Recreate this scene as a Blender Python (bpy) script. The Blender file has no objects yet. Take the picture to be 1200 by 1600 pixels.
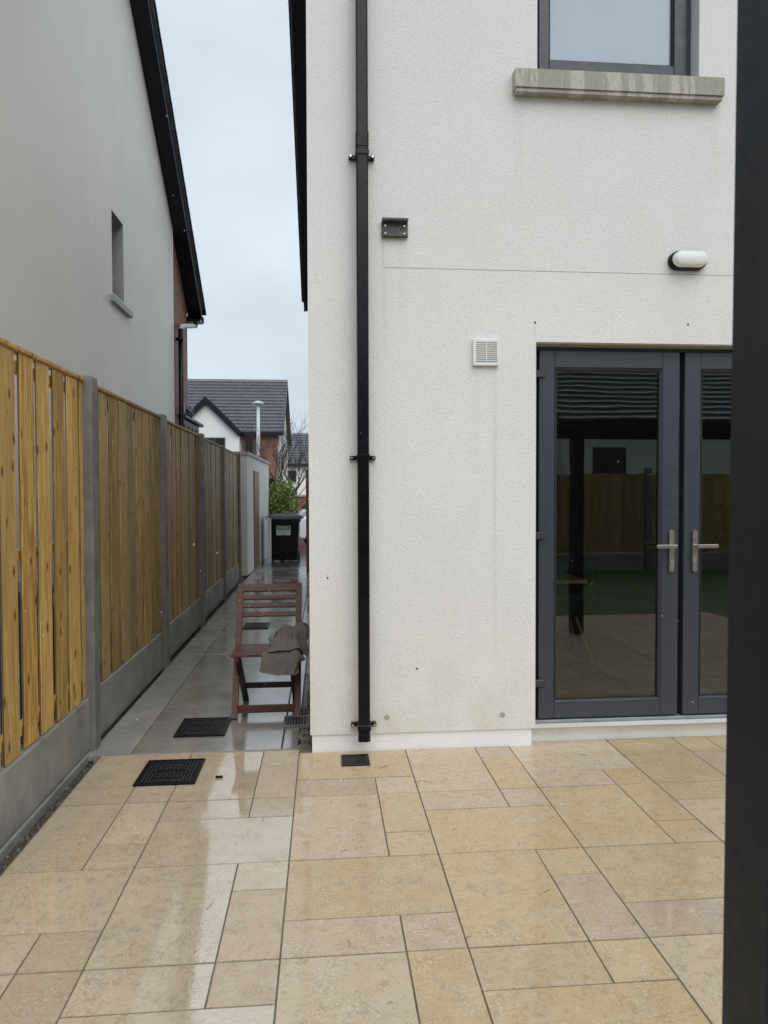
import bpy, bmesh, math, random
from mathutils import Vector, Matrix, Euler, noise
random.seed(7)
R = math.radians
scn = bpy.context.scene
col = scn.collection

# ------------------------------------------------------------------ camera
cam_d = bpy.data.cameras.new('camera'); cam = bpy.data.objects.new('camera', cam_d); col.objects.link(cam)
scn.camera = cam
cam_d.sensor_fit = 'VERTICAL'; cam_d.sensor_height = 9.8; cam_d.sensor_width = 7.35
cam_d.lens = 1116.1/1600*9.8
cam_d.clip_start = 0.02; cam_d.clip_end = 600
yaw, pitch, roll = R(4.848), R(-1.522), R(-0.181)
fw = Vector((math.sin(yaw)*math.cos(pitch), math.cos(yaw)*math.cos(pitch), math.sin(pitch)))
r0 = Vector((math.cos(yaw), -math.sin(yaw), 0)); u0 = r0.cross(fw)
rt = r0*math.cos(roll)+u0*math.sin(roll); up = -r0*math.sin(roll)+u0*math.cos(roll)
m3 = Matrix((rt, up, -fw)).transposed()
cam.matrix_world = Matrix.Translation((0, 0, 1.48)) @ m3.to_4x4()
cam_d.dof.use_dof = True; cam_d.dof.focus_distance = 5.5; cam_d.dof.aperture_fstop = 1.78
scn.render.resolution_x = 768; scn.render.resolution_y = 1024

# ------------------------------------------------------------------ sky, sun, exposure
SUN_EL, SUN_AZ = R(48), R(162)          # azimuth measured clockwise from +Y
world = bpy.data.worlds.new('World'); scn.world = world; world.use_nodes = True
wn = world.node_tree; wn.nodes.clear()
sky = wn.nodes.new('ShaderNodeTexSky'); sky.sky_type = 'NISHITA'; sky.sun_disc = False
sky.sun_elevation = SUN_EL; sky.sun_rotation = SUN_AZ; sky.dust_density = 4; sky.air_density = 1.2
bg1 = wn.nodes.new('ShaderNodeBackground'); bg1.inputs[1].default_value = 0.10
wn.links.new(sky.outputs[0], bg1.inputs[0])
tc = wn.nodes.new('ShaderNodeTexCoord'); mp = wn.nodes.new('ShaderNodeMapping'); mp.inputs['Scale'].default_value = (1.6, 1.6, 3.2)
cn = wn.nodes.new('ShaderNodeTexNoise'); cn.inputs['Scale'].default_value = 1.5; cn.inputs['Detail'].default_value = 4; cn.inputs['Roughness'].default_value = .5
cr = wn.nodes.new('ShaderNodeValToRGB')
cr.color_ramp.elements[0].position = .28; cr.color_ramp.elements[0].color = (.60, .70, .80, 1)
cr.color_ramp.elements[1].position = .72; cr.color_ramp.elements[1].color = (.87, .94, 1.0, 1)
wn.links.new(tc.outputs['Generated'], mp.inputs[0]); wn.links.new(mp.outputs[0], cn.inputs[0]); wn.links.new(cn.outputs[0], cr.inputs[0])
bg2 = wn.nodes.new('ShaderNodeBackground'); bg2.inputs[1].default_value = 0.88
wn.links.new(cr.outputs[0], bg2.inputs[0])
mx = wn.nodes.new('ShaderNodeMixShader'); mx.inputs[0].default_value = .86
wo = wn.nodes.new('ShaderNodeOutputWorld')
wn.links.new(bg1.outputs[0], mx.inputs[1]); wn.links.new(bg2.outputs[0], mx.inputs[2]); wn.links.new(mx.outputs[0], wo.inputs[0])
sd = bpy.data.lights.new('sun', 'SUN'); sd.energy = 1.35; sd.angle = R(60); sd.color = (1, .98, .95)
so = bpy.data.objects.new('sun', sd); col.objects.link(so)
sdir = Vector((math.sin(SUN_AZ)*math.cos(SUN_EL), math.cos(SUN_AZ)*math.cos(SUN_EL), math.sin(SUN_EL)))
so.rotation_euler = (-sdir).to_track_quat('-Z', 'Y').to_euler(); so.location = sdir*30
vs = scn.view_settings; vs.view_transform = 'Standard'; vs.look = 'None'; vs.exposure = 0.22; vs.gamma = 1; vs.use_curve_mapping = False

# ------------------------------------------------------------------ helpers
WT = {}      # world translation of parents
def tag(o, label=None, cat=None, group=None, kind=None):
    if label: o['label'] = label
    if cat: o['category'] = cat
    if group: o['group'] = group
    if kind: o['kind'] = kind
    return o
def empty(name, loc, label=None, cat=None, group=None, rz=0):
    o = bpy.data.objects.new(name, None); col.objects.link(o); o.location = loc; o.rotation_euler = (0, 0, rz)
    o.empty_display_size = .1
    WT[o.name] = Vector(loc); return tag(o, label, cat, group)
def link(name, me, parent=None, world_space=True):
    o = bpy.data.objects.new(name, me); col.objects.link(o)
    if parent is not None:
        o.parent = parent
        if world_space: o.matrix_parent_inverse = Matrix.Translation(-WT.get(parent.name, Vector((0, 0, 0))))
    WT[o.name] = Vector((0, 0, 0))
    return o
class MB:
    def __init__(s): s.v = []; s.f = []
    def add(s, vs_, fs):
        n = len(s.v); s.v += [tuple(v) for v in vs_]; s.f += [tuple(i+n for i in f) for f in fs]; return s
    def box(s, a, b, mat=None, ch=0):
        (x0, y0, z0), (x1, y1, z1) = a, b
        if ch:
            vs_ = []; idx = {}
            def P(p):
                if p not in idx: idx[p] = len(vs_); vs_.append(p)
                return idx[p]
            fs = []
            lo, hi = (x0, y0, z0), (x1, y1, z1)
            X = [(lo[i], lo[i]+ch, hi[i]-ch, hi[i]) for i in range(3)]
            def c(i, j, k):      # i,j,k in 0..3
                return (X[0][i], X[1][j], X[2][k])
            for ax in range(3):
                for side in (0, 3):
                    q = []
                    for (u, v) in ((1, 1), (2, 1), (2, 2), (1, 2)):
                        t = [0, 0, 0]; t[ax] = side; t[(ax+1) % 3] = u; t[(ax+2) % 3] = v; q.append(P(c(*t)))
                    fs.append(q if side else q[::-1])
            for ax in range(3):  # edges parallel to ax
                for s1 in (0, 3):
                    for s2 in (0, 3):
                        b1, b2 = (ax+1) % 3, (ax+2) % 3
                        i1 = 1 if s1 == 0 else 2; i2 = 1 if s2 == 0 else 2
                        def mk(e, u, v):
                            t = [0, 0, 0]; t[ax] = e; t[b1] = u; t[b2] = v; return P(c(*t))
                        q = [mk(1, s1, i2), mk(2, s1, i2), mk(2, i1, s2), mk(1, i1, s2)]
                        fs.append(q if (s1 == 0) == (s2 == 0) else q[::-1])
            for i in (0, 3):
                for j in (0, 3):
                    for k in (0, 3):
                        a1 = 1 if i == 0 else 2; a2 = 1 if j == 0 else 2; a3 = 1 if k == 0 else 2
                        fs.append([P(c(i, a2, a3)), P(c(a1, j, a3)), P(c(a1, a2, k))])
        else:
            vs_ = [(x0, y0, z0), (x1, y0, z0), (x1, y1, z0), (x0, y1, z0), (x0, y0, z1), (x1, y0, z1), (x1, y1, z1), (x0, y1, z1)]
            fs = [(3, 2, 1, 0), (4, 5, 6, 7), (0, 1, 5, 4), (1, 2, 6, 5), (2, 3, 7, 6), (3, 0, 4, 7)]
        if mat is not None: vs_ = [tuple(mat @ Vector(v)) for v in vs_]
        return s.add(vs_, fs)
    def beam(s, p0, p1, w, h, upv=(0, 0, 1)):
        p0, p1 = Vector(p0), Vector(p1); d = (p1-p0); L = d.length; d = d/L
        x = d.cross(Vector(upv)); x = x.normalized() if x.length > 1e-5 else Vector((1, 0, 0)); y = x.cross(d)
        M = Matrix((x, d, y)).transposed().to_4x4(); M.translation = p0
        return s.box((-w/2, 0, -h/2), (w/2, L, h/2), M, ch=min(w, h)*.08)
    def prism(s, poly, vec):      # polygon (list of 3d points) extruded along vec
        n = len(poly); vec = Vector(vec); a = [Vector(p) for p in poly]; b = [p+vec for p in a]
        return s.add(a+b, [tuple(range(n))[::-1], tuple(range(n, 2*n))]+[(i, (i+1) % n, n+(i+1) % n, n+i) for i in range(n)])
    def tube(s, pts, rad, n=10, cap=True):
        pts = [Vector(p) for p in pts]; rs = rad if isinstance(rad, (list, tuple)) else [rad]*len(pts)
        vs_ = []; fs = []; ref = Vector((.0123, .97, .21)).normalized()
        for i, p in enumerate(pts):
            d = (pts[min(i+1, len(pts)-1)]-pts[max(i-1, 0)]).normalized()
            x = d.cross(ref); x = x.normalized() if x.length > 1e-4 else d.orthogonal().normalized(); y = d.cross(x)
            for k in range(n):
                a = 2*math.pi*k/n; vs_.append(p+(x*math.cos(a)+y*math.sin(a))*rs[i])
        for i in range(len(pts)-1):
            for k in range(n):
                fs.append((i*n+k, i*n+(k+1) % n, (i+1)*n+(k+1) % n, (i+1)*n+k))
        if cap: fs += [tuple(range(n))[::-1], tuple(range((len(pts)-1)*n, len(pts)*n))]
        return s.add(vs_, fs)
    def mesh(s, name, mat, smooth=False):
        me = bpy.data.meshes.new(name); me.from_pydata(s.v, [], s.f)
        bm = bmesh.new(); bm.from_mesh(me); bmesh.ops.recalc_face_normals(bm, faces=bm.faces); bm.to_mesh(me); bm.free()
        me.materials.append(mat)
        if smooth: me.polygons.foreach_set('use_smooth', [True]*len(me.polygons))
        me.update(); return me
    def build(s, name, mat, parent=None, smooth=False, ws=True):
        return link(name, s.mesh(name, mat, smooth), parent, ws)
def box(name, a, b, mat, parent=None, ch=0): return MB().box(a, b, ch=ch).build(name, mat, parent)

# ------------------------------------------------------------------ materials
class NT:
    def __init__(s, name):
        s.m = bpy.data.materials.new(name); s.m.use_nodes = True; s.t = s.m.node_tree
        s.b = s.t.nodes['Principled BSDF']; s.out = s.t.nodes['Material Output']; s._c = None
    def n(s, typ, **kw):
        nd = s.t.nodes.new(typ)
        for k, v in kw.items():
            if isinstance(k, str) and hasattr(nd, k): setattr(nd, k, v)
        return nd
    def L(s, a, b): s.t.links.new(a, b)
    def coord(s, rnd=True):
        tcn = s.n('ShaderNodeTexCoord')
        if not rnd: return tcn.outputs['Object']
        oi = s.n('ShaderNodeObjectInfo'); ma = s.n('ShaderNodeMath', operation='MULTIPLY'); ma.inputs[1].default_value = 37.3
        s.L(oi.outputs['Random'], ma.inputs[0]); va = s.n('ShaderNodeVectorMath', operation='ADD')
        s.L(tcn.outputs['Object'], va.inputs[0]); s.L(ma.outputs[0], va.inputs[1]); return va.outputs[0]
    def scale(s, v, sc):
        mpn = s.n('ShaderNodeMapping'); mpn.inputs['Scale'].default_value = sc; s.L(v, mpn.inputs[0]); return mpn.outputs[0]
    def noise(s, v, scale, detail=4, rough=.55, dist=0):
        nd = s.n('ShaderNodeTexNoise'); nd.inputs['Scale'].default_value = scale; nd.inputs['Detail'].default_value = detail
        nd.inputs['Roughness'].default_value = rough; nd.inputs['Distortion'].default_value = dist; s.L(v, nd.inputs['Vector']); return nd.outputs[0]
    def ramp(s, f, stops):
        nd = s.n('ShaderNodeValToRGB'); e = nd.color_ramp.elements
        while len(e) < len(stops): e.new(.5)
        for el, (p_, c) in zip(e, stops):
            el.position = p_; el.color = (c, c, c, 1) if not isinstance(c, (tuple, list)) else tuple(c)+(1,)
        s.L(f, nd.inputs[0]); return nd.outputs[0]
    def mix(s, f, a, b, mode='MIX'):
        nd = s.n('ShaderNodeMix', data_type='RGBA', blend_type=mode)
        for i, x in ((0, f), (6, a), (7, b)):
            if isinstance(x, (int, float)): nd.inputs[i].default_value = x if i == 0 else (x, x, x, 1)
            elif isinstance(x, (tuple, list)): nd.inputs[i].default_value = tuple(x)+(1,)
            else: s.L(x, nd.inputs[i])
        return nd.outputs[2]
    def bump(s, hgt, strength, dist=.01, normal=None):
        nd = s.n('ShaderNodeBump'); nd.inputs['Strength'].default_value = strength; nd.inputs['Distance'].default_value = dist
        s.L(hgt, nd.inputs['Height'])
        if normal is not None: s.L(normal, nd.inputs['Normal'])
        return nd.outputs[0]
    def set(s, **kw):
        for k, v in kw.items():
            k = k.replace('_', ' ')
            inp = s.b.inputs[k]
            if hasattr(v, 'links') or hasattr(v, 'is_linked'): s.L(v, inp)
            elif isinstance(v, (tuple, list)): inp.default_value = tuple(v)+(1,) if len(v) == 3 else tuple(v)
            else: inp.default_value = v
        return s.m
def simple(name, c, rough=.5, metal=0, var=.12, scale=12, bump=0, bscale=60, spec=.5, coat=0):
    t = NT(name); v = t.coord()
    f = t.noise(v, scale, 5)
    lo = tuple(x*(1-var) for x in c); hi = tuple(min(1, x*(1+var)) for x in c)
    t.set(Base_Color=t.ramp(f, [(.3, lo), (.7, hi)]), Roughness=t.ramp(t.noise(v, scale*2.3, 3), [(.3, max(.02, rough-.07)), (.7, min(1, rough+.07))]), Metallic=metal)
    t.b.inputs['Specular IOR Level'].default_value = spec; t.b.inputs['Coat Weight'].default_value = coat; t.b.inputs['Coat Roughness'].default_value = .08
    if bump: t.set(Normal=t.bump(t.noise(v, bscale, 4), bump, .004))
    return t.m

def render_mat(name, c, grain=1.0, streak=.05, wet=0.6):
    t = NT(name); v = t.coord(False)
    big = t.noise(v, .9, 4); fine = t.noise(v, 190, 2, .6); med = t.noise(v, 105, 3, .65); spk = t.noise(v, 175, 2, .6)
    st = t.noise(t.scale(v, (9, 9, .5)), 1.0, 4)
    base = t.ramp(big, [(.3, tuple(x*.95 for x in c)), (.7, tuple(min(1, x*1.03) for x in c))])
    base = t.mix(t.ramp(st, [(.52, 0), (.78, streak)]), base, tuple(x*.55 for x in c))
    base = t.mix(t.ramp(spk, [(.36, .40*grain), (.50, 0)]), base, tuple(x*.62 for x in c))
    nrm = t.bump(med, .55*grain, .006); nrm = t.bump(fine, .3*grain, .003, nrm)
    return t.set(Base_Color=base, Roughness=wet, Normal=nrm)
M_RENDER = render_mat('white_render', (.80, .795, .775))
def stain(m):
    t = NT.__new__(NT); t.m = m; t.t = m.node_tree; t.b = t.t.nodes['Principled BSDF']; t.out = t.t.nodes['Material Output']
    src = t.b.inputs['Base Color'].links[0].from_socket; v = t.coord(False)
    sx = t.n('ShaderNodeSeparateXYZ'); t.L(v, sx.inputs[0]); X, Z = sx.outputs[0], sx.outputs[2]
    def rng(sock, a0, a1, b1, b0):
        up_ = t.n('ShaderNodeMapRange', interpolation_type='SMOOTHSTEP'); up_.inputs[1].default_value = a0; up_.inputs[2].default_value = a1; t.L(sock, up_.inputs[0])
        dn = t.n('ShaderNodeMapRange', interpolation_type='SMOOTHSTEP'); dn.inputs[1].default_value = b0; dn.inputs[2].default_value = b1; t.L(sock, dn.inputs[0])
        mu = t.n('ShaderNodeMath', operation='MULTIPLY'); t.L(up_.outputs[0], mu.inputs[0]); t.L(dn.outputs[0], mu.inputs[1]); return mu.outputs[0]
    col_ = src; dr = t.noise(t.scale(v, (26, 26, .8)), 1.2, 5, .6); pt = t.noise(v, 5, 5, .65)
    def lay(mask, f, c):
        nonlocal col_
        col_ = t.mix(t.mix(1.0, mask, f, 'MULTIPLY'), col_, c)
    # splash and algae at the foot of the wall
    foot = t.mix(1.0, rng(Z, -1, -.9, .10, .75), t.ramp(pt, [(.40, 0), (.66, 1)]), 'MULTIPLY'); lay(foot, .42, (.60, .53, .40))
    # runs below the vent, the bracket, the sill ends and the plugs
    for (x, w, zt, zb, f) in ((.985, .012, 2.2, .2, .20), (.875, .02, 2.2, 1.2, .07), (.35, .012, 2.9, 2.2, .18), (.45, .03, 2.9, 2.4, .10), (1.12, .03, 3.74, 3.1, .10), (2.28, .03, 3.74, 3.0, .09), (1.219, .008, 2.45, 2.15, .14), (.72, .05, 1.3, .2, .06), (.10, .05, 1.6, .2, .06)):
        m_ = t.mix(1.0, rng(X, x-w*1.6, x-w*.3, x+w*.3, x+w*1.6), rng(Z, zb, zb+.5*(zt-zb), zt-.005, zt+.01), 'MULTIPLY')
        lay(t.mix(1.0, m_, t.ramp(dr, [(.3, .35), (.6, 1)]), 'MULTIPLY'), f, (.42, .39, .34))
    big = t.noise(t.scale(v, (1.2, 1, .7)), 1.4, 5, .6); lay(t.ramp(big, [(.48, 0), (.72, 1)]), .16, (.62, .585, .52))
    t.L(col_, t.b.inputs['Base Color'])
stain(M_RENDER)
M_GREYR = render_mat('grey_render', (.83, .80, .745), grain=.28, streak=.07, wet=.36)
M_RWALL = render_mat('wall_render', (.70, .67, .64), grain=.3, streak=.1)
M_FARW = simple('far_white_render', (.80, .80, .79), .7, var=.04, scale=.6)

def plinth_mat():
    t = NT('white_masonry_paint'); v = t.coord(False)
    sp = t.noise(v, 130, 3, .7); d = t.noise(v, 6, 4)
    base = t.mix(t.ramp(sp, [(.60, 0), (.68, .5)]), (.83, .84, .83), (.42, .36, .27))
    base = t.mix(t.ramp(d, [(.5, 0), (.85, .35)]), base, (.62, .54, .40))
    return t.set(Base_Color=base, Roughness=.45, Normal=t.bump(t.noise(v, 70, 3), .4, .004))
M_PLINTH = plinth_mat()

def slab_mat():
    t = NT('wet_limestone'); v = t.coord(); oi = t.n('ShaderNodeObjectInfo')
    c = oi.outputs['Color']
    cloud = t.noise(v, 6, 6, .66, .8); mott = t.noise(v, 30, 5, .65, 1.2); veins = t.noise(t.scale(v, (14, 42, 14)), 1.3, 6, .68, 1.2)
    base = t.mix(t.ramp(cloud, [(.38, .0), (.62, .55)]), c, (.56, .44, .285))
    base = t.mix(t.ramp(mott, [(.36, .55), (.50, 0)]), base, (.36, .285, .20))
    base = t.mix(t.ramp(veins, [(.54, 0), (.66, .50)]), base, (.64, .555, .43))
    pit = t.n('ShaderNodeTexVoronoi', voronoi_dimensions='2D'); pit.inputs['Scale'].default_value = 75; t.L(t.scale(v, (1, 1.7, 1)), pit.inputs['Vector'])
    pm = t.noise(v, 13, 3)
    pits = t.mix(1.0, t.ramp(pit.outputs['Distance'], [(.10, 1), (.22, 0)]), t.ramp(pm, [(.47, 0), (.58, 1)]), 'MULTIPLY')
    base = t.mix(t.mix(1.0, pits, .75, 'MULTIPLY'), base, (.15, .115, .07))
    lg_ = t.n('ShaderNodeTexVoronoi', voronoi_dimensions='2D'); lg_.inputs['Scale'].default_value = 48; t.L(v, lg_.inputs['Vector'])
    lgt = t.mix(1.0, t.ramp(lg_.outputs['Distance'], [(.12, 1), (.26, 0)]), t.ramp(t.noise(v, 9, 3), [(.50, 0), (.6, 1)]), 'MULTIPLY')
    base = t.mix(t.mix(1.0, lgt, .45, 'MULTIPLY'), base, (.70, .64, .54))
    n1 = t.bump(mott, .10, .004); n1 = t.bump(pits, -.35, .003, n1)
    wetn = t.bump(t.noise(v, 52, 3, .6), .05, .003); wetn = t.bump(t.noise(v, 3.2, 2), .02, .02, wetn); wetn = t.bump(pits, -.12, .003, wetn)
    t.set(Base_Color=base, Roughness=.5, Normal=n1, Coat_IOR=2.9, Coat_Normal=wetn)
    t.b.inputs['Specular IOR Level'].default_value = .25
    t.L(oi.outputs['Alpha'], t.b.inputs['Coat Roughness'])
    wa = t.n('ShaderNodeAttribute', attribute_type='OBJECT', attribute_name='wetness')
    t.L(t.mix(1.0, wa.outputs['Fac'], t.ramp(t.noise(v, 4.5, 4, .6), [(.36, .55), (.58, 1)]), 'MULTIPLY'), t.b.inputs['Coat Weight'])
    return t.m
M_SLAB = slab_mat()
M_MORTAR = simple('mortar', (.15, .125, .095), .8, var=.25, scale=30, bump=.5)

def concrete(name, c, wetlo=.06, wethi=.42, sc=2.4, bump=.25):
    t = NT(name); v = t.coord()
    a = t.noise(v, sc, 5, .6); b = t.noise(t.scale(v, (1, 4, 1)), 9, 5, .65); f = t.noise(v, 120, 3)
    base = t.ramp(a, [(.3, tuple(x*.68 for x in c)), (.7, tuple(x*1.2 for x in c))])
    base = t.mix(t.ramp(b, [(.4, 0), (.75, .4)]), base, tuple(x*1.45 for x in c))
    base = t.mix(t.ramp(f, [(.62, 0), (.7, .4)]), base, tuple(x*.4 for x in c))
    rough = t.ramp(t.noise(v, sc*.8, 4, .6), [(.36, wetlo), (.62, wethi)])
    n = t.bump(b, bump*.4, .006); n = t.bump(f, bump*.5, .003, n)
    return t.set(Base_Color=base, Roughness=rough, Normal=n)
M_PATH = concrete('wet_concrete', (.255, .245, .22), .04, .36, 3.2)
M_PATH.node_tree.nodes['Principled BSDF'].inputs['Coat Weight'].default_value = .75
M_PATH.node_tree.nodes['Principled BSDF'].inputs['Coat Roughness'].default_value = .12
M_BOARD = concrete('board_concrete', (.27, .262, .23), .35, .6, 3.5, .3)
M_POST = concrete('post_concrete', (.165, .16, .148), .3, .6, 9, .8)
def sill_mat():
    t = NT('weathered_sill'); v = t.coord(False)
    d = t.noise(t.scale(v, (1, .2, .08)), 11, 4, .6, .3); e = t.noise(t.scale(v, (1, 1, .35)), 60, 4, .7)
    base = t.mix(t.ramp(d, [(.44, 0), (.52, .85)]), (.47, .455, .40), (.29, .28, .24))
    base = t.mix(t.ramp(e, [(.50, 0), (.62, .55)]), base, (.22, .21, .18))
    return t.set(Base_Color=base, Roughness=.55, Normal=t.bump(e, .3, .003))
M_SILL = sill_mat()
M_SILL2 = simple('grey_sill', (.36, .37, .39), .4)

def wood(name, c1, c2, knots=True, rough=.45):
    t = NT(name); v = t.coord(); oi = t.n('ShaderNodeObjectInfo')
    g = t.noise(t.scale(v, (15, 15, .7)), 2.6, 7, .72, 1.1); st = t.noise(t.scale(v, (3, 3, .35)), 2.2, 4)
    base = t.ramp(g, [(.38, tuple(x*.8 for x in c2)), (.47, c2), (.57, c1)])
    base = t.mix(t.ramp(st, [(.45, 0), (.75, .45)]), base, tuple(x*.66 for x in c1))
    hv = t.ramp(oi.outputs['Random'], [(0, .66), (1, 1.15)]); base = t.mix(1.0, base, hv, 'MULTIPLY'); r2 = t.n('ShaderNodeMath', operation='FRACT'); m7 = t.n('ShaderNodeMath', operation='MULTIPLY'); m7.inputs[1].default_value = 7.31; t.L(oi.outputs['Random'], m7.inputs[0]); t.L(m7.outputs[0], r2.inputs[0])
    base = t.mix(t.ramp(r2.outputs[0], [(.2, 0), (1, .45)]), base, (c1[0]*.62, c1[1]*.72, c1[2]*.95))
    if knots:
        sx = t.n('ShaderNodeSeparateXYZ'); t.L(v, sx.inputs[0]); cb = t.n('ShaderNodeCombineXYZ'); t.L(sx.outputs[1], cb.inputs[0]); t.L(sx.outputs[2], cb.inputs[1]); v2 = cb.outputs[0]
        vo = t.n('ShaderNodeTexVoronoi', voronoi_dimensions='2D'); vo.inputs['Scale'].default_value = 1.0; t.L(t.scale(v2, (8.5, 4.2, 1)), vo.inputs['Vector'])
        k = t.mix(1.0, t.ramp(vo.outputs['Distance'], [(.05, 1), (.15, 0)]), t.ramp(t.noise(v, 3.1, 2), [(.46, 0), (.50, 1)]), 'MULTIPLY')
        halo = t.ramp(vo.outputs['Distance'], [(.10, .45), (.32, 0)]); base = t.mix(halo, base, tuple(x*.68 for x in c1))
        base = t.mix(t.mix(1.0, k, .92, 'MULTIPLY'), base, (.10, .04, .010))
        vo2 = t.n('ShaderNodeTexVoronoi', voronoi_dimensions='2D'); vo2.inputs['Scale'].default_value = 1.0; t.L(t.scale(v2, (20, 8, 1)), vo2.inputs['Vector'])
        base = t.mix(t.mix(1.0, t.ramp(vo2.outputs['Distance'], [(.05, .8), (.10, 0)]), t.ramp(t.noise(v, 5, 2), [(.5, 0), (.56, 1)]), 'MULTIPLY'), base, (.09, .04, .012))
    return t.set(Base_Color=base, Roughness=rough, Normal=t.bump(g, .35, .003))
M_WOODN = wood('fresh_treated_pine', (.78, .49, .135), (.43, .225, .045))
M_WOOD = wood('treated_pine', (.60, .41, .14), (.29, .18, .05))
M_EDGE = wood('timber_gap_shade', (.21, .125, .035), (.12, .065, .018), False)  # slat edges: shade between the boards painted into the wood colour
M_WOODR = wood('dark_timber', (.16, .085, .025), (.10, .05, .015), False)
M_GATE = wood('gate_timber', (.26, .16, .045), (.17, .10, .03), False)
def chair_wood():
    t = NT('wet_red_stained_wood'); v = t.coord()
    g = t.noise(t.scale(v, (4, 40, 40)), 1.5, 5); w = t.noise(v, 24, 4, .7)
    base = t.ramp(g, [(.3, (.055, .023, .018)), (.7, (.125, .052, .041))])
    base = t.mix(t.ramp(w, [(.60, 0), (.68, .7)]), base, (.34, .20, .12))
    return t.set(Base_Color=base, Roughness=.42, Normal=t.bump(g, .2, .002), Specular_IOR_Level=.3)
M_CHAIR = chair_wood()
M_CHAIRD = simple('shaded_wet_wood', (.028, .014, .012), .3, var=.3)  # rear chair parts: shade painted into the colour, besides the wet

M_ANTH = simple('anthracite_upvc', (.042, .048, .064), .38, var=.05, bump=.05, bscale=300)
M_ANTHD = simple('dark_gasket', (.008, .008, .010), .6)
M_BLACKP = simple('black_plastic', (.004, .0045, .0065), .24, var=.2, spec=.26)
M_BLACKS = simple('black_soffit', (.008, .009, .013), .4, var=.2, spec=.25)
M_STEEL = simple('satin_steel', (.46, .44, .41), .34, 1, var=.08)
M_ALU = simple('threshold_aluminium', (.30, .31, .32), .45, .4, var=.2)
M_SCREW = simple('screw_steel', (.6, .6, .6), .3, 1)
M_WHITEP = simple('white_plastic', (.80, .80, .79), .35, var=.03)
M_OPAL = simple('opal_diffuser', (.78, .79, .76), .18, var=.03)
M_RUBBERG = simple('grey_bracket', (.075, .077, .08), .5, var=.6, scale=40, bump=.3)
M_IRON = simple('wet_black_iron', (.006, .006, .007), .3, var=.4, scale=60, bump=.3, bscale=90, spec=.15)
M_STUD = simple('stud_iron', (.02, .02, .022), .12, var=.3, spec=.9)
M_POSTD = simple('powder_coated_post', (.013, .016, .021), .5, var=.1, spec=.3)
M_CRACK = simple('crack_dirt', (.36, .34, .31), .8)
M_STAIN = simple('plug_dirt', (.40, .38, .34), .8)
M_DIRT = simple('wet_dirt', (.075, .066, .05), .5, var=.5, scale=25, bump=.8, bscale=80)
M_GROUND = simple('ground_soil', (.09, .085, .06), .8, var=.4, scale=3, bump=.5)
M_STONE = simple('rubble_stone', (.14, .125, .105), .35, var=.5, scale=14, bump=.4)
M_LAWN = simple('lawn_green', (.06, .10, .025), .7, var=.4, scale=8, bump=.6)
M_ASPH = simple('asphalt', (.05, .05, .052), .35, var=.25, scale=20, bump=.4)
M_ROOF = simple('slate_grey_tile', (.13, .138, .155), .32, var=.25, scale=5)
M_LEAF = simple('shrub_leaf', (.20, .25, .05), .45, var=.5, scale=3)
M_LEAF2 = simple('shrub_leaf_dark', (.085, .12, .028), .45, var=.4, scale=3)
M_BARK = simple('bark', (.045, .036, .030), .8, var=.3, scale=20)
M_LAMPP = simple('galvanised_pole', (.56, .60, .63), .5, 0, var=.08)
M_CARW = simple('white_car_paint', (.78, .80, .82), .2, var=.02, coat=1)
M_TYRE = simple('tyre_rubber', (.015, .015, .016), .7)
M_GLASSD = simple('dark_glass', (.012, .014, .018), .06, var=.1)
M_FROST = simple('obscure_glass', (.30, .375, .47), .25, var=.03, scale=2, coat=.5)
M_STICK = simple('sticker_white', (.55, .56, .55), .5, var=.08)
M_STICKG = simple('sticker_green', (.015, .16, .07), .5)
M_STICKT = simple('sticker_ink', (.06, .06, .10), .5)
M_BLUE = simple('dark_blue_plastic', (.010, .028, .075), .35)
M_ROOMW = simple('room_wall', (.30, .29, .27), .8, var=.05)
M_ROOMF = simple('room_floor', (.26, .21, .15), .35, var=.15, scale=4)
M_GREENCH = simple('green_velvet', (.012, .022, .014), .7)
M_OAK = wood('oak', (.42, .28, .13), (.32, .2, .09), False)
M_LEAD = simple('lead_flashing', (.20, .21, .22), .35, .4, var=.3, scale=30, bump=.6)
def brick_mat():
    t = NT('red_brick'); v = t.coord(False)
    sx = t.n('ShaderNodeSeparateXYZ'); t.L(v, sx.inputs[0]); ad = t.n('ShaderNodeMath', operation='ADD'); t.L(sx.outputs[0], ad.inputs[0]); t.L(sx.outputs[1], ad.inputs[1])
    cb = t.n('ShaderNodeCombineXYZ'); t.L(ad.outputs[0], cb.inputs[0]); t.L(sx.outputs[2], cb.inputs[1])
    b = t.n('ShaderNodeTexBrick'); t.L(cb.outputs[0], b.inputs['Vector']); b.inputs['Scale'].default_value = 1
    b.inputs['Brick Width'].default_value = .225; b.inputs['Row Height'].default_value = .075; b.inputs['Mortar Size'].default_value = .007
    b.inputs['Color1'].default_value = (.26, .085, .045, 1); b.inputs['Color2'].default_value = (.17, .055, .034, 1); b.inputs['Mortar'].default_value = (.24, .21, .19, 1)
    return t.set(Base_Color=b.outputs[0], Roughness=.6, Normal=t.bump(b.outputs['Fac'], -.5, .006))
M_BRICK = brick_mat()
def sett_mat():
    t = NT('wet_setts'); v = t.coord(False)
    b = t.n('ShaderNodeTexBrick'); t.L(v, b.inputs['Vector']); b.inputs['Scale'].default_value = 1
    b.inputs['Brick Width'].default_value = .2; b.inputs['Row Height'].default_value = .1; b.inputs['Mortar Size'].default_value = .006
    b.inputs['Color1'].default_value = (.055, .055, .06, 1); b.inputs['Color2'].default_value = (.085, .08, .078, 1); b.inputs['Mortar'].default_value = (.03, .03, .03, 1)
    return t.set(Base_Color=b.outputs[0], Roughness=.18, Normal=t.bump(b.outputs['Fac'], -.6, .006))
M_SETT = sett_mat()
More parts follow.
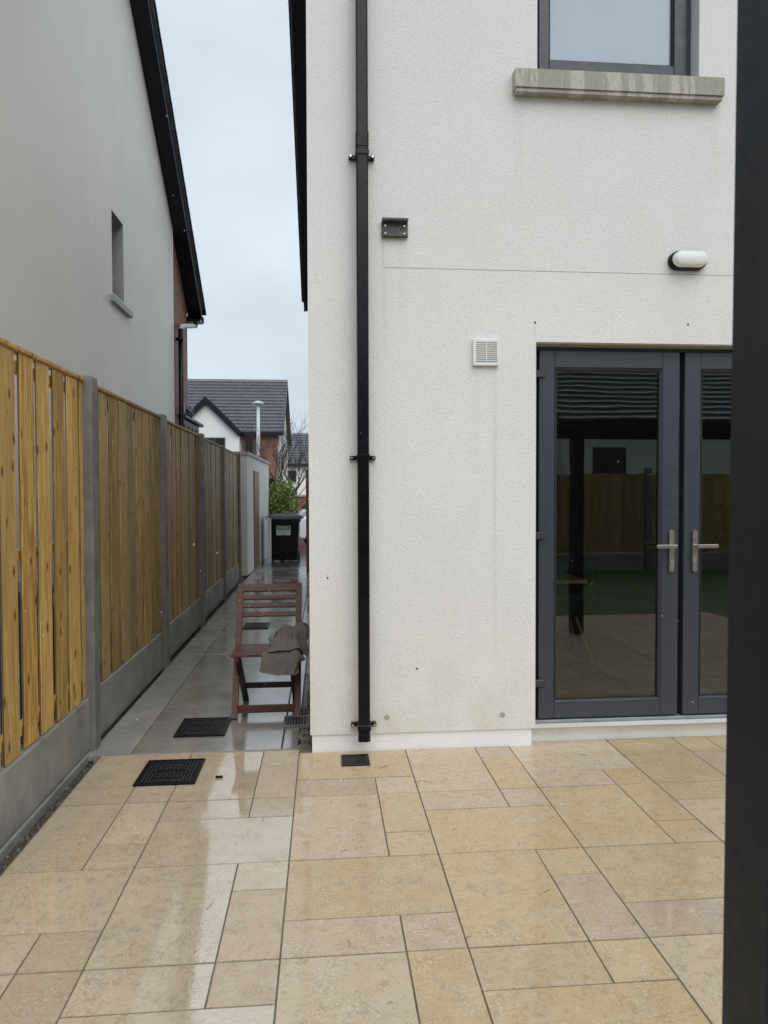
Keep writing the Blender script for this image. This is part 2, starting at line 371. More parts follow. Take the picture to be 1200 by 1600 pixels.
def glass_mat(name, wob=.012, tint=(.86, .9, .88), gain=1.7):
    t = NT(name); nt = t.t; v = t.coord(False)
    tr = t.n('ShaderNodeBsdfTransparent'); tr.inputs[0].default_value = tint+(1,)
    gl = t.n('ShaderNodeBsdfGlossy'); gl.inputs['Roughness'].default_value = .008
    fr = t.n('ShaderNodeFresnel'); fr.inputs['IOR'].default_value = 1.5
    n = t.bump(t.noise(t.scale(v, (1, 1, 1.6)), 2.6, 2, .4), wob, .05); t.L(n, gl.inputs['Normal']); t.L(n, fr.inputs['Normal'])
    mu = t.n('ShaderNodeMath', operation='MULTIPLY'); mu.inputs[1].default_value = gain; t.L(fr.outputs[0], mu.inputs[0])
    ms = t.n('ShaderNodeMixShader'); t.L(mu.outputs[0], ms.inputs[0]); t.L(tr.outputs[0], ms.inputs[1]); t.L(gl.outputs[0], ms.inputs[2])
    t.L(ms.outputs[0], t.out.inputs['Surface']); return t.m
M_GLASS = glass_mat('door_glass', .006)
def towel_mat():
    t = NT('waffle_cotton'); uv = t.n('ShaderNodeTexCoord').outputs['UV']
    ch = t.n('ShaderNodeTexWave', wave_type='BANDS', bands_direction='X'); ch.inputs['Scale'].default_value = 15; t.L(uv, ch.inputs['Vector'])
    cv = t.n('ShaderNodeTexWave', wave_type='BANDS', bands_direction='Y'); cv.inputs['Scale'].default_value = 15; t.L(uv, cv.inputs['Vector'])
    w = t.mix(1.0, ch.outputs[0], cv.outputs[0], 'MULTIPLY')
    base = t.ramp(w, [(.05, (.10, .09, .08)), (.55, (.47, .425, .385))])
    return t.set(Base_Color=base, Roughness=.9, Normal=t.bump(w, .9, .005))
M_TOWEL = towel_mat()

# ================================================================== SETTING
tag(box('ground', (-150, -150, -.5), (150, 250, -.13), M_GROUND), kind='structure')
D = 4.05                                             # rear wall plane of our house
patio = tag(MB().box((-1.262, -.05, -.12), (7.0, 4.118, -.0026)).build('patio', M_MORTAR), kind='structure')
TX, TY, TM = -.1451, 2.8615, .2025
rs = random.Random(11)
slab_meshes = {}
YEL = [(.56, .41, .215), (.54, .405, .23), (.58, .435, .24), (.51, .38, .215)]
PNK = [(.53, .41, .30), (.56, .45, .335), (.50, .385, .285)]
PAL = [(.60, .485, .345), (.62, .51, .375), (.57, .455, .325)]
def add_slab(kx0, kx1, ky0, ky1):
    j = .0031
    x0 = max(TX+kx0*TM, -1.256)+j; x1 = TX+kx1*TM-j; y0 = TY+ky0*TM+j; y1 = TY+ky1*TM-j
    lim = 4.112 if x1 < -.1 else (4.054 if x0 < 1.0 else 4.118)
    if x0 < 1.0 and x1 > 1.25: lim = 4.054
    y1 = lim if ky1 >= 6 else min(y1, lim)
    y0 = max(y0, -.045)
    if y1-y0 < .03 or x1-x0 < .03: return
    key = (round(x1-x0, 3), round(y1-y0, 3))
    if key not in slab_meshes:
        slab_meshes[key] = MB().box((-key[0]/2, -key[1]/2, -.03), (key[0]/2, key[1]/2, 0)).mesh('paving_slab', M_SLAB)
    o = link('paving_slab', slab_meshes[key], patio, False)
    o.location = ((x0+x1)/2, (y0+y1)/2, rs.uniform(-.0012, .0008))
    o.rotation_euler = (rs.gauss(0, .0013), rs.gauss(0, .0013), rs.gauss(0, .0012))
    area = (kx1-kx0)*(ky1-ky0)
    o['wetness'] = rs.uniform(.9, 1.0) if x1 < .1 else rs.uniform(.2, .34)
    pal = PNK if area <= 2 and rs.random() < .6 else (PAL if rs.random() < (.85 if kx1 <= 0 else .28) else YEL)
    c = rs.choice(pal); k = rs.uniform(.93, 1.06)
    o.color = (c[0]*k, c[1]*k, c[2]*k, rs.choice([.015, .02, .03, .045]) if area > 2 else rs.choice([.02, .03, .06, .14]))
    if kx0 == -1 and ky0 in (3, 5, -3, -4):          # rougher, dull little slabs
        o['wetness'] = .35; o.color[3] = .3
    if x1 < .1 and area >= 6: o.color[3] = .014
def column(cx, rows):
    for (a, b, c, d) in rows: add_slab(cx+a, cx+b, c, d)
for cx in range(-6, 24, 3):
    if (cx//3) % 2 == 0:
        rows = []
        for t in (0, -6, -12, -18):
            rows += [(0, 2, t, t+3), (2, 3, t+1, t+3), (2, 3, t, t+1), (0, 2, t+3, t+4), (2, 3, t+3, t+4), (0, 3, t+4, t+6)]
        column(cx, rows)
    else:
        rows = []
        for t in (3, -3, -9, -15, -21):
            rows += [(0, 2, t, t+3), (2, 3, t+2, t+3), (2, 3, t, t+2), (0, 2, t-1, t), (2, 3, t-1, t), (0, 3, t-3, t-1)]
        column(cx, rows)

# concrete side path in three bays with joints, edging strip, infill along the fence
path = tag(MB().box((-1.40, 4.126, -.12), (-.085, 14.6, -.035)).build('path', M_DIRT), kind='structure')
for (y0, y1) in ((4.128, 6.64), (6.655, 10.1), (10.115, 14.55)):
    MB().box((-1.10, y0, -.034), (-.252, y1, 0), ch=.004).build('concrete_bay', M_PATH, path)
    MB().box((-.247, y0, -.034), (-.158, y1, -.001), ch=.004).build('edging_strip', M_PATH, path)
    MB().box((-1.335, y0, -.034), (-1.103, y1, .002), ch=.004).build('infill_strip', concrete('infill_concrete', (.285, .275, .25), .10, .42), path)
MB().box((-1.30, 4.112, -.05), (-.158, 4.1275, .003)).build('edging_strip', M_BOARD, path)
# rough mortar haunch and rubble in the strip beside the house
hb = MB(); rs2 = random.Random(3)
y = 4.9
while y < 12.5:
    l = rs2.uniform(.3, .7); w = rs2.uniform(.03, .06); hh = rs2.uniform(-.005, .05)
    hb.box((-.158, y, -.03), (-.158+w, y+l-.01, hh), ch=.012); y += l
hb.build('concrete_haunch', M_BOARD, path)
rub = MB()
for i in range(900):
    y = 4.13+rs2.random()**1.5*8; x = rs2.uniform(-.155, -.088); s = rs2.uniform(.008, .026)
    M = Matrix.Translation((x, y, -.035+rs2.uniform(0, .02))) @ Euler((rs2.random()*6, rs2.random()*6, rs2.random()*6)).to_matrix().to_4x4()
    rub.box((-s, -s*.7, -s*.5), (s, s*.7, s*.5), M, ch=s*.3)
tag(rub.build('rubble', M_STONE), 'loose dark rubble in the strip between path and white house', 'rubble', kind='stuff')
# channel beside the patio
tag(box('drain_channel_floor', (-1.36, 2.0, -.128), (-1.2625, 4.110, -.038), M_DIRT), kind='structure')
dm = MB()
for i in range(160):
    y = rs2.uniform(2.2, 4.12); x = -1.33+rs2.random()**.8*.065; s = rs2.uniform(.003, .010)
    M = Matrix.Translation((x, y, -.037)) @ Euler((rs2.random()*6, rs2.random()*6, rs2.random()*6)).to_matrix().to_4x4()
    dm.box((-s, -s, -s*.6), (s, s, s*.6), M, ch=s*.3)
tag(dm.build('channel_debris', M_STONE), 'damp grit and debris in the channel under the fence', 'debris', kind='stuff')
tag(box('driveway', (-1.6, 14.62, -.12), (6, 24, -.004), M_SETT), kind='structure')
tag(box('road', (-60, 24.0, -.12), (60, 33, -.06), M_ASPH), kind='structure')
tag(box('neighbour_yard', (-6, -4.5, -.12), (-1.42, 14, -.02), M_GROUND), kind='structure')
tag(box('lawn', (-1.3, -4.9, -.12), (14, -.06, -.01), M_LAWN), kind='structure')
gr = MB(); rg = random.Random(5)
for i in range(9000):
    x = rg.uniform(-1.2, 9); y = rg.uniform(-4.8, -.05); h = rg.uniform(.02, .05); a = rg.random()*6.28; dx, dy = math.cos(a)*.004, math.sin(a)*.004
    gr.add([(x-dx, y-dy, -.012), (x+dx, y+dy, -.012), (x+rg.gauss(0, .012), y+rg.gauss(0, .012), h)], [(0, 1, 2)])
gm = gr; me = bpy.data.meshes.new('grass'); me.from_pydata(gm.v, [], gm.f); me.materials.append(M_LEAF)
tag(link('grass', me), 'short green lawn grass behind the patio', 'grass', kind='stuff')

# ================================================================== OUR HOUSE
house = empty('house', (3, 8, 0), 'white roughcast rendered house with dark grey patio doors', 'house')
def holes_wall(mb, x0, x1, z0, z1, holes, y, depth):
    xs = sorted({x0, x1} | {h[0] for h in holes} | {h[1] for h in holes}); zs = sorted({z0, z1} | {h[2] for h in holes} | {h[3] for h in holes})
    for i in range(len(xs)-1):
        for k in range(len(zs)-1):
            cx, cz = (xs[i]+xs[i+1])/2, (zs[k]+zs[k+1])/2
            if any(h[0] < cx < h[1] and h[2] < cz < h[3] for h in holes): continue
            mb.add([(xs[i], y, zs[k]), (xs[i+1], y, zs[k]), (xs[i+1], y, zs[k+1]), (xs[i], y, zs[k+1])], [(0, 1, 2, 3)])
    for (a, b, c, d) in holes:
        mb.add([(a, y, c), (a, y, d), (a, y+depth, d), (a, y+depth, c)], [(0, 1, 2, 3)])
        mb.add([(b, y, c), (b, y, d), (b, y+depth, d), (b, y+depth, c)], [(0, 1, 2, 3)])
        mb.add([(a, y, d), (b, y, d), (b, y+depth, d), (a, y+depth, d)], [(0, 1, 2, 3)])
        mb.add([(a, y, c), (b, y, c), (b, y+depth, c), (a, y+depth, c)], [(0, 1, 2, 3)])
XC = -.081; XR = 7.0; YF = 13.0
DX0, DX1, DZ1 = 1.226, 3.10, 2.348
WX0, WX1, WZ0, WZ1 = 1.228, 2.19, 3.80, 4.95
mb = MB(); holes_wall(mb, XC, XR, .103, 5.3, [(DX0, DX1, .104, DZ1), (WX0, WX1, WZ0, WZ1)], D, .22)
rz = lambda Y: 4.806+.47*(13.25-Y) if Y > 8 else 4.806+.47*(13.25-8)-.47*(8-Y)
mb.add([(XC, D, .103), (XC, D, 5.3), (XC, 8, rz(8)+.05), (XC, YF, rz(YF)+.05), (XC, YF, .103)], [(0, 1, 2, 3, 4)])
mb.add([(XR, D, .0), (XR, D, 5.3), (XR, 8, rz(8)), (XR, YF, rz(YF)), (XR, YF, 0)], [(0, 1, 2, 3, 4)])
mb.add([(XC, YF, 0), (XR, YF, 0), (XR, YF, 4.9), (XC, YF, 4.9)], [(0, 1, 2, 3)])
mb.add([(XC, D, .103), (DX0, D, .103), (DX0, D+.05, .103), (XC+.02, D+.05, .103), ], [(0, 1, 2, 3)])
me = mb.mesh('wall', M_RENDER); link('wall', me, house)
MB().box((XC+.009, D+.012, -.12), (1.209, D+.3, .1025), ch=.003).build('plinth', M_PLINTH, house)
MB().box((DX1+.02, D+.012, -.12), (XR, D+.3, .1025), ch=.003).build('plinth', M_PLINTH, house)
MB().box((XC+.009, D+.301, -.12), (XC+.3, YF, .1025)).build('plinth', M_PLINTH, house)
MB().box((1.2095, 4.125, -.12), (DX1+.0195, 4.35, .086), ch=.003).build('door_step', M_PLINTH, house)
MB().box((DX0-.004, 4.118, .0865), (DX1-.002, 4.24, .106), ch=.002).box((DX0-.002, 4.124, .1065), (DX1-.002, 4.24, .124), ch=.002).build('threshold', M_ALU, house)
# roof, soffit, bargeboard
rf = MB()
for (ya, yb) in ((3.72, 8.0), (8.0, 13.3)):
    rf.prism([(-.36, ya, rz(ya)+.20), (-.36, yb, rz(yb)+.20), (-.36, yb, rz(yb)+.26), (-.36, ya, rz(ya)+.26)], (XR+.7, 0, 0))
roof = rf.build('roof', M_ROOF, house)
sf = MB(); bb = MB()
for (ya, yb) in ((3.72, 8.0), (8.0, 13.255)):
    sf.prism([(-.309, ya, rz(ya)+.01), (-.309, yb, rz(yb)+.01), (-.309, yb, rz(yb)+.03), (-.309, ya, rz(ya)+.03)], (.309+XC-.002, 0, 0))
    bb.prism([(-.335, ya, rz(ya)), (-.335, yb, rz(yb)), (-.335, yb, rz(yb)+.2), (-.335, ya, rz(ya)+.2)], (.025, 0, 0))
sf.build('soffit', M_BLACKS, house); bb.build('bargeboard', M_BLACKS, house)
def verge_tiles(X, zf, y0, y1, dz, parent, flip):
    n = int(abs(y1-y0)/.3); tm = None
    for i in range(n):
        ya = y0+(y1-y0)*i/n; yb = y0+(y1-y0)*(i+1.06)/n
        b = MB(); b.prism([(X, ya, zf(ya)+dz), (X, yb, zf(yb)+dz+.02), (X, yb, zf(yb)+dz+.055), (X, ya, zf(ya)+dz+.035)], (.12*flip, 0, 0))
        b.build('verge_tile', M_BLACKS, parent)
verge_tiles(-.378, rz, 13.3, 8.0, .21, roof, 1)
# hairline crack lines, plugs, stains
for (a, b) in (((.348, 2.7505), (3.2, 2.7525)), ):
    box('hairline_crack', (a[0], D-.0008, a[1]), (b[0], D+.01, b[1]+.0012), M_CRACK, house)
box('hairline_crack', (.3405, D-.0008, 2.752), (.3422, D+.01, 2.915), M_CRACK, house)
for (x, z, r) in ((.355, .193, .016), (1.031, .188, .017), (1.219, 2.458, .0065), (2.136, 2.462, .0065), (.53, .47, .006), (.02, 1.0, .006)):
    m = MB().tube([(x, D-.0012, z), (x, D+.02, z)], r, 12); m.build('wall_plug', M_STAIN if r > .012 else M_RUBBERG, house)
# window sill
ws = MB().prism([(1.085, 3.985, 3.757), (1.085, 4.14, 3.757), (1.085, 4.14, 3.875), (1.085, 3.985, 3.858)], (1.225, 0, 0))
ws.prism([(1.092, 3.994, 3.735), (1.092, 4.048, 3.735), (1.092, 4.048, 3.7565), (1.092, 3.994, 3.7565)], (1.211, 0, 0))
sill = ws.build('window_sill', M_SILL, house)
# upper window: frame > sash, pane, blind
def rect_frame(mb, x0, x1, z0, z1, wl, wr, wb, wt, y0, y1, ch=.004):
    mb.box((x0, y0, z0), (x0+wl, y1, z1), ch=ch); mb.box((x1-wr, y0, z0), (x1, y1, z1), ch=ch)
    mb.box((x0+wl-.001, y0+.0006, z0), (x1-wr+.001, y1, z0+wb), ch=ch); mb.box((x0+wl-.001, y0+.0006, z1-wt), (x1-wr+.001, y1, z1), ch=ch)
fm = MB(); rect_frame(fm, 1.2285, 2.1895, 3.872, 4.94, .05, .05, .05, .05, 4.145, 4.215)
win = fm.build('window', M_ANTH, house)
fm = MB(); rect_frame(fm, 1.262, 2.156, 3.914, 4.905, .062, .076, .085, .062, 4.130, 4.20); fm.build('sash', M_ANTH, win)
fm = MB(); rect_frame(fm, 1.323, 2.081, 3.998, 4.844, .010, .010, .010, .010, 4.142, 4.18, .002); fm.build('gasket', M_ANTHD, win)
box('pane', (1.333, 4.160, 4.008), (2.071, 4.166, 4.834), M_FROST, win)
# patio doors
fm = MB(); fm.box((DX0+.0005, 4.14, .1245), (DX0+.034, 4.21, DZ1-.0005), ch=.003); fm.box((DX1-.034, 4.14, .1245), (DX1-.0005, 4.21, DZ1-.0005), ch=.003)
fm.box((DX0+.035, 4.1405, DZ1-.03), (DX1-.035, 4.21, DZ1-.0005), ch=.003)
dframe = fm.build('door_frame', M_ANTH, house)
box('head_strip', (DX0+.001, 4.10, DZ1-.012), (DX1-.001, 4.139, DZ1-.0008), simple('head_trim', (.30, .28, .22), .6), dframe)
box('meeting_gap', (2.128, 4.175, .1245), (2.164, 4.205, 2.316), M_ANTHD, dframe)
for z in (.35, 1.05, 1.28, 1.95):
    box('strike_plate', (2.139, 4.1705, z), (2.151, 4.1748, z+.09), M_STEEL, dframe)
def leaf(x0, x1, gl, gr_, side):
    fm = MB(); z0, z1 = .133, 2.3165; b0, b1 = .228, 2.215
    rect_frame(fm, x0, x1, z0, z1, gl-x0, x1-gr_, b0-z0, z1-b1, 4.125, 4.195, .004)
    lf = fm.build('door_leaf', M_ANTH, house)
    fm = MB()          # glazing bead, sloping in
    w = .012
    for (p, q) in (((gl, b0), (gl+w, b0+w)),):
        o_ = [(gl, 4.1235, b0), (gr_, 4.1235, b0), (gr_, 4.1235, b1), (gl, 4.1235, b1)]; i_ = [(gl+w, 4.14, b0+w), (gr_-w, 4.14, b0+w), (gr_-w, 4.14, b1-w), (gl+w, 4.14, b1-w)]
        fm.add(o_+i_, [(0, 1, 5, 4), (1, 2, 6, 5), (2, 3, 7, 6), (3, 0, 4, 7)])
    fm.build('glazing_bead', M_ANTH, lf)
    fm = MB(); rect_frame(fm, gl+.008, gr_-.008, b0+.008, b1-.008, .008, .008, .008, .008, 4.139, 4.16, .001); fm.build('gasket', M_ANTHD, lf)
    box('pane', (gl+.004, 4.150, b0+.004), (gr_-.004, 4.156, b1-.004), M_GLASS, lf)
    hx = x1-.050 if side < 0 else x0+.062
    hp = MB()
    pr = []
    for k in range(9):
        a = math.pi*k/8; pr.append((hx+.0155*math.cos(a), 4.108, 1.238+.0155*math.sin(a)))
    for k in range(9):
        a = math.pi+math.pi*k/8; pr.append((hx+.0155*math.cos(a), 4.108, 1.016+.0155*math.sin(a)))
    hp.prism(pr, (0, .0168, 0)); hnd = hp.build('handle_plate', M_STEEL, lf)
    lv = MB(); lv.tube([(hx, 4.1075, 1.158), (hx, 4.062, 1.158)], .0095, 12)
    xe = hx+(-.118 if side < 0 else .118)
    lv.box((min(hx-.011*side*-1, xe) if side < 0 else hx-.011, 4.052, 1.148), (hx+.011 if side < 0 else xe, 4.0655, 1.169), ch=.004)
    lv.build('lever', M_STEEL, lf)
    kc = MB().tube([(hx, 4.1078, 1.065), (hx, 4.103, 1.065)], .0085, 12).box((hx-.0045, 4.1035, 1.04), (hx+.0045, 4.108, 1.065), ch=.001); kc.build('lock_cylinder', M_SCREW, lf)
    for z in (2.155, 1.205, .328):
        xa = x0-.045 if side < 0 else x1-.045
        hh = MB().box((xa, 4.106, z), (xa+.078, 4.1245, z+.042), ch=.004); hh.tube([(x0-.030 if side < 0 else x1+.03, 4.103, z-.004), (x0-.030 if side < 0 else x1+.03, 4.103, z+.046)], .010, 10)
        hh.build('hinge', M_ANTH, lf)
    return lf
leaf(1.268, 2.128, 1.363, 2.021, -1)
leaf(2.161, 3.062, 2.262, 2.962, 1)
# the room behind the glass
rm = MB(); X0, X1, Y0, Y1, Z0, Z1 = .45, 5.2, 4.275, 8.6, .06, 2.55
rm.add([(X0, Y0, Z0), (X1, Y0, Z0), (X1, Y1, Z0), (X0, Y1, Z0), (X0, Y0, Z1), (X1, Y0, Z1), (X1, Y1, Z1), (X0, Y1, Z1)], [(2, 3, 7, 6), (3, 0, 4, 7), (1, 2, 6, 5), (4, 5, 6, 7)])
rm.build('room_wall', M_ROOMW, house)
MB().add([(X0, Y0, Z0), (X1, Y0, Z0), (X1, Y1, Z0), (X0, Y1, Z0)], [(0, 1, 2, 3)]).build('room_floor', M_ROOMF, house)
MB().box((X0, Y0-.02, Z1+.02), (X1, Y1, Z1+.1)).build('room_floor', M_ROOMW, house)
tb = empty('dining_table', (1.4, 5.9, .06), 'pale wooden table edge just inside the left glass door', 'table')
MB().box((.7, 5.35, .775), (2.03, 6.5, .805), ch=.004).build('table_top', M_OAK, tb)
for (x, yy) in ((.76, 5.41), (1.9, 6.4), (.76, 6.4)): MB().box((x, yy, .06), (x+.06, yy+.06, .774)).build('leg', M_OAK, tb)
cl = MB()
for i in range(5): cl.box((1.66+.02*i, 5.5+.01*i, .806+.016*i), (1.92-.02*i, 5.72-.01*i, .821+.016*i), ch=.005)
tag(cl.build('folded_cloth', simple('blue_cloth', (.02, .10, .22), .8)), 'blue folded cloth on the table inside the door', 'cloth')
dc = empty('dining_chair', (2.0, 5.85, .06), 'dark green tub dining chair inside behind the glass door', 'chair')
sh = MB(); n = 24; rings = [(.47, .20, .18, 0), (.52, .25, .22, 0), (.60, .27, .24, .0), (.78, .28, .25, .0), (1.0, .25, .23, .0)]
vs_, fs = [], []
for i, (z, rx, ry, _) in enumerate(rings):
    for k in range(n):
        a = 2*math.pi*k/n; zz = z
        if i >= 3: zz = .62+(z-.62)*max(0.12, .5+.5*math.cos(a-1.2))
        vs_.append((2.0+rx*math.cos(a), 5.85+ry*math.sin(a), zz))
for i in range(len(rings)-1):
    for k in range(n): fs.append((i*n+k, i*n+(k+1) % n, (i+1)*n+(k+1) % n, (i+1)*n+k))
fs.append(tuple(range(n))); sh.add(vs_, fs); o = sh.build('shell', M_GREENCH, dc, True)
md = o.modifiers.new('s', 'SOLIDIFY'); md.thickness = .03
MB().tube([(2.0, 5.85, .52), (2.0, 5.85, .545)], .22, 20).build('seat', M_GREENCH, dc)
for (dx, dy) in ((-.2, -.2), (.2, -.2), (-.2, .2), (.2, .2)):
    MB().tube([(2.0+dx*.4, 5.85+dy*.4, .47), (2.0+dx, 5.85+dy, .062)], [.017, .011], 8).build('leg', M_OAK, dc)

# ---------------- things fixed to the white wall
dp = empty('drainpipe', (.222, 4.0, 0), 'black square drainpipe running down the white rear wall', 'drainpipe')
MB().box((.190, 3.955, .10), (.254, 4.02, 5.2), ch=.007).build('pipe', M_BLACKP, dp)
MB().box((.1865, 3.9515, 3.375), (.2575, 4.0235, 3.47), ch=.007).build('socket', M_BLACKP, dp)
for z in (3.35, 1.678, .165):
    b = MB().box((.185, 3.95, z-.017), (.259, 4.045, z+.017), ch=.004); b.box((.150, 4.028, z-.012), (.294, 4.0495, z+.012), ch=.004)
    for x in (.16, .284): b.tube([(x, 4.03, z), (x, 4.012, z)], .011, 12)
    br = b.build('bracket', M_BLACKP, dp)
    for x in (.16, .284): MB().tube([(x, 4.0125, z), (x, 4.0085, z)], .0065, 10).build('screw', M_SCREW, br)
MB().tube([(.222, 3.985, .155), (.222, 3.982, .12), (.222, 3.975, .085)], [.034, .034, .036], 20, False).build('shoe', M_BLACKP, dp, True)
bk = empty('wall_bracket', (.41, 4.03, 2.95), 'small weathered black metal bracket on the white wall', 'bracket')
b = MB().box((.334, 4.036, 2.918), (.482, 4.0495, 3.012), ch=.003).box((.334, 3.998, 2.9985), (.482, 4.0355, 3.014), ch=.004).box((.334, 4.02, 2.9185), (.482, 4.0355, 2.928), ch=.002)
b.build('plate', M_RUBBERG, bk)
for x in (.354, .462):
    for z in (2.938, 2.980): MB().tube([(x, 4.0358, z), (x, 4.031, z)], .005, 10).build('screw', M_STEEL, bk)
vg = empty('vent_grille', (.93, 4.04, 2.28), 'white square louvred vent grille on the wall', 'vent')
fm = MB(); rect_frame(fm, .853, 1.002, 2.204, 2.354, .017, .012, .014, .015, 4.022, 4.0495, .003); fm.build('frame', M_WHITEP, vg)
box('backing', (.868, 4.044, 2.217), (.991, 4.0492, 2.341), M_ANTHD, vg)
for k in range(11):
    z = 2.219+k*.0117; Mx = Matrix.Translation((.93, 4.031, z+.004)) @ Matrix.Rotation(R(25), 4, 'X')
    MB().box((-.0600, -.008, -.0034), (.0600, .008, .0034), Mx, ch=.001).build('louvre', M_WHITEP, vg)
box('divider', (.9275, 4.0225, 2.218), (.9325, 4.0428, 2.339), M_WHITEP, vg)
wl = empty('wall_light', (2.13, 4.0, 2.83), 'oval bulkhead wall light with white diffuser and black base', 'wall light')
def stadium(hw, hh, y, n=14):
    L = []
    for k in range(n+1):
        a = -math.pi/2+math.pi*k/n; L.append((2.121+hw-hh+hh*math.cos(a), y, 2.826+hh*math.sin(a)))
    for k in range(n+1):
        a = math.pi/2+math.pi*k/n; L.append((2.121-hw+hh+hh*math.cos(a), y, 2.826+hh*math.sin(a)))
    return L
def loft(levels):
    mb = MB(); n = len(levels[0]); vs_ = [p for l in levels for p in l]; fs = []
    for i in range(len(levels)-1):
        for k in range(n): fs.append((i*n+k, i*n+(k+1) % n, (i+1)*n+(k+1) % n, (i+1)*n+k))
    fs.append(tuple(range((len(levels)-1)*n, len(levels)*n))); return mb.add(vs_, fs)
o = loft([stadium(.113, .053, 4.0495), stadium(.113, .053, 4.035), stadium(.111, .051, 4.017), stadium(.106, .047, 4.012)]).build('base', M_BLACKP, wl, True)
o = loft([stadium(.102, .044, 4.014), stadium(.101, .0435, 3.996), stadium(.098, .041, 3.982), stadium(.084, .029, 3.975)]).build('diffuser', M_OPAL, wl, True)

# ================================================================== GREY NEIGHBOUR HOUSE (left)
nh = empty('house', (-5, 8, 0), 'grey rendered gable house with black soffit behind the timber fence', 'house')
XL = -2.3
lz = lambda Y: 5.619+.79*(11.315-Y) if Y > 8.3 else 5.619+.79*(11.315-8.3)-.79*(8.3-Y)
mb = MB()
wy0, wy1, wz0, wz1 = 8.144, 8.60, 3.70, 4.60
def yz(mb, pts, X): mb.add([(X, a, b) for a, b in pts], [tuple(range(len(pts)))])
yz(mb, [(4.05, -.1), (wy0, -.1), (wy0, wz0), (wy0, lz(wy0)), (4.05, lz(4.05))], XL)
yz(mb, [(wy0, -.1), (wy1, -.1), (wy1, wz0), (wy0, wz0)], XL)
yz(mb, [(wy0, wz1), (wy1, wz1), (wy1, lz(wy1)), (8.3, lz(8.3)), (wy0, lz(wy0))], XL)
yz(mb, [(wy1, -.1), (11.375, -.1), (11.375, lz(11.375)), (wy1, lz(wy1))], XL)
rvl = MB()
for (a, b, c, d) in ((wy0, wz0, wy0, wz1), (wy1, wz0, wy1, wz1), (wy0, wz1, wy1, wz1), (wy0, wz0, wy1, wz0)):
    rvl.add([(XL-.0008, a, b), (XL-.0008, c, d), (XL-.16, c, d), (XL-.16, a, b)], [(0, 1, 2, 3)])
mb.add([(XL, 4.05, -.1), (-9, 4.05, -.1), (-9, 4.05, 5), (XL, 4.05, 5)], [(0, 1, 2, 3)])
mb.build('wall', M_GREYR, nh); rvl.build('window_reveal', M_SILL2, nh)
box('corner_bead', (XL-.005, 11.355, 0), (XL+.004, 11.377, lz(11.37)-.02), M_FARW, nh)
box('movement_joint', (XL-.005, 7.755, 0), (XL+.0015, 7.767, lz(7.76)-.02), M_FARW, nh)
mb = MB(); yz(mb, [(11.378, -.1), (12.57, -.1), (12.57, lz(12.57)), (11.378, lz(11.378))], XL-.012)
mb.add([(XL-.012, 12.57, -.1), (-9, 12.57, -.1), (-9, 12.57, 4.7), (XL-.012, 12.57, 4.7)], [(0, 1, 2, 3)])
mb.build('brick_wall', M_BRICK, nh)
MB().box((XL-.14, 8.05, 3.578), (XL+.045, 8.83, 3.652), ch=.004).build('window_sill', M_SILL2, nh)
w = box('window', (XL-.20, wy0, wz0), (XL-.155, wy1, wz1), M_ANTH, nh, .004)
box('pane', (XL-.154, wy0+.06, wz0+.06), (XL-.150, wy1-.06, wz1-.06), M_GLASSD, w)
sf = MB(); bb = MB(); rf = MB()
for (ya, yb) in ((3.7, 8.3), (8.3, 12.75)):
    za, zb = lz(ya), lz(yb)
    sf.prism([(XL-.02, ya, za), (XL-.02, yb, zb), (XL-.02, yb, zb+.02), (XL-.02, ya, za+.02)], (.215, 0, 0))
    bb.prism([(-2.104, ya, za-.012), (-2.104, yb, zb-.012), (-2.104, yb, zb+.19), (-2.104, ya, za+.19)], (.022, 0, 0))
    rf.prism([(-9.4, ya, za+.19), (-9.4, yb, zb+.19), (-9.4, yb, zb+.25), (-9.4, ya, za+.25)], (7.35, 0, 0))
sf.build('soffit', M_BLACKS, nh); bb.build('bargeboard', M_BLACKS, nh); rfo = rf.build('roof', M_ROOF, nh)
verge_tiles(-2.03, lz, 12.85, 8.3, .20, rfo, -1)
gt = MB().box((-9.2, 12.76, lz(12.75)-.03), (-2.07, 12.88, lz(12.75)+.09), ch=.02)
gt.box((-2.29, 12.55, lz(12.75)-.06), (-2.085, 12.755, lz(12.75)-.015)); gt.build('gutter', M_BLACKP, nh)
zg = lz(12.75)-.03
MB().tube([(-2.2, 12.8, zg+.02), (-2.2, 12.75, zg-.06), (-2.235, 11.72, zg-.30), (-2.235, 11.6, zg-.42)], .038, 12).build('offset_pipe', M_LAMPP, nh, True)  # pale grey paints the wet reflection onto this black pipe run
MB().tube([(-2.235, 11.6, zg-.37), (-2.235, 11.6, 0)], .04, 12).box((-2.30, 11.55, 3.9), (-2.19, 11.65, 3.94)).build('downpipe', M_BLACKP, nh, True)
pc = MB().box((-2.9, 11.85, 0), (-2.262, 13.35, 2.70)).build('porch', M_BLACKS, nh)
MB().box((-2.95, 11.75, 2.705), (-2.20, 13.5, 2.76), ch=.01).build('canopy', M_BLACKS, pc)
for i in range(4): MB().box((-2.262, 11.95+i*.35, 1.2), (-2.248, 12.22+i*.35, 2.62), ch=.004).build('panel', M_POSTD, pc)
lf = MB()
for i in range(26):
    a = rs2.uniform(0, 1); M = Matrix.Translation((-2.31+rs2.uniform(-.05, .05), 11.9+a*.75, 2.80+rs2.uniform(0, .09))) @ Euler((rs2.random()*6, rs2.random()*6, rs2.random()*6)).to_matrix().to_4x4()
    lf.box((-.09, -.06, -.012), (.09, .06, .012), M, ch=.006)
lf.build('flashing', M_LEAD, pc)

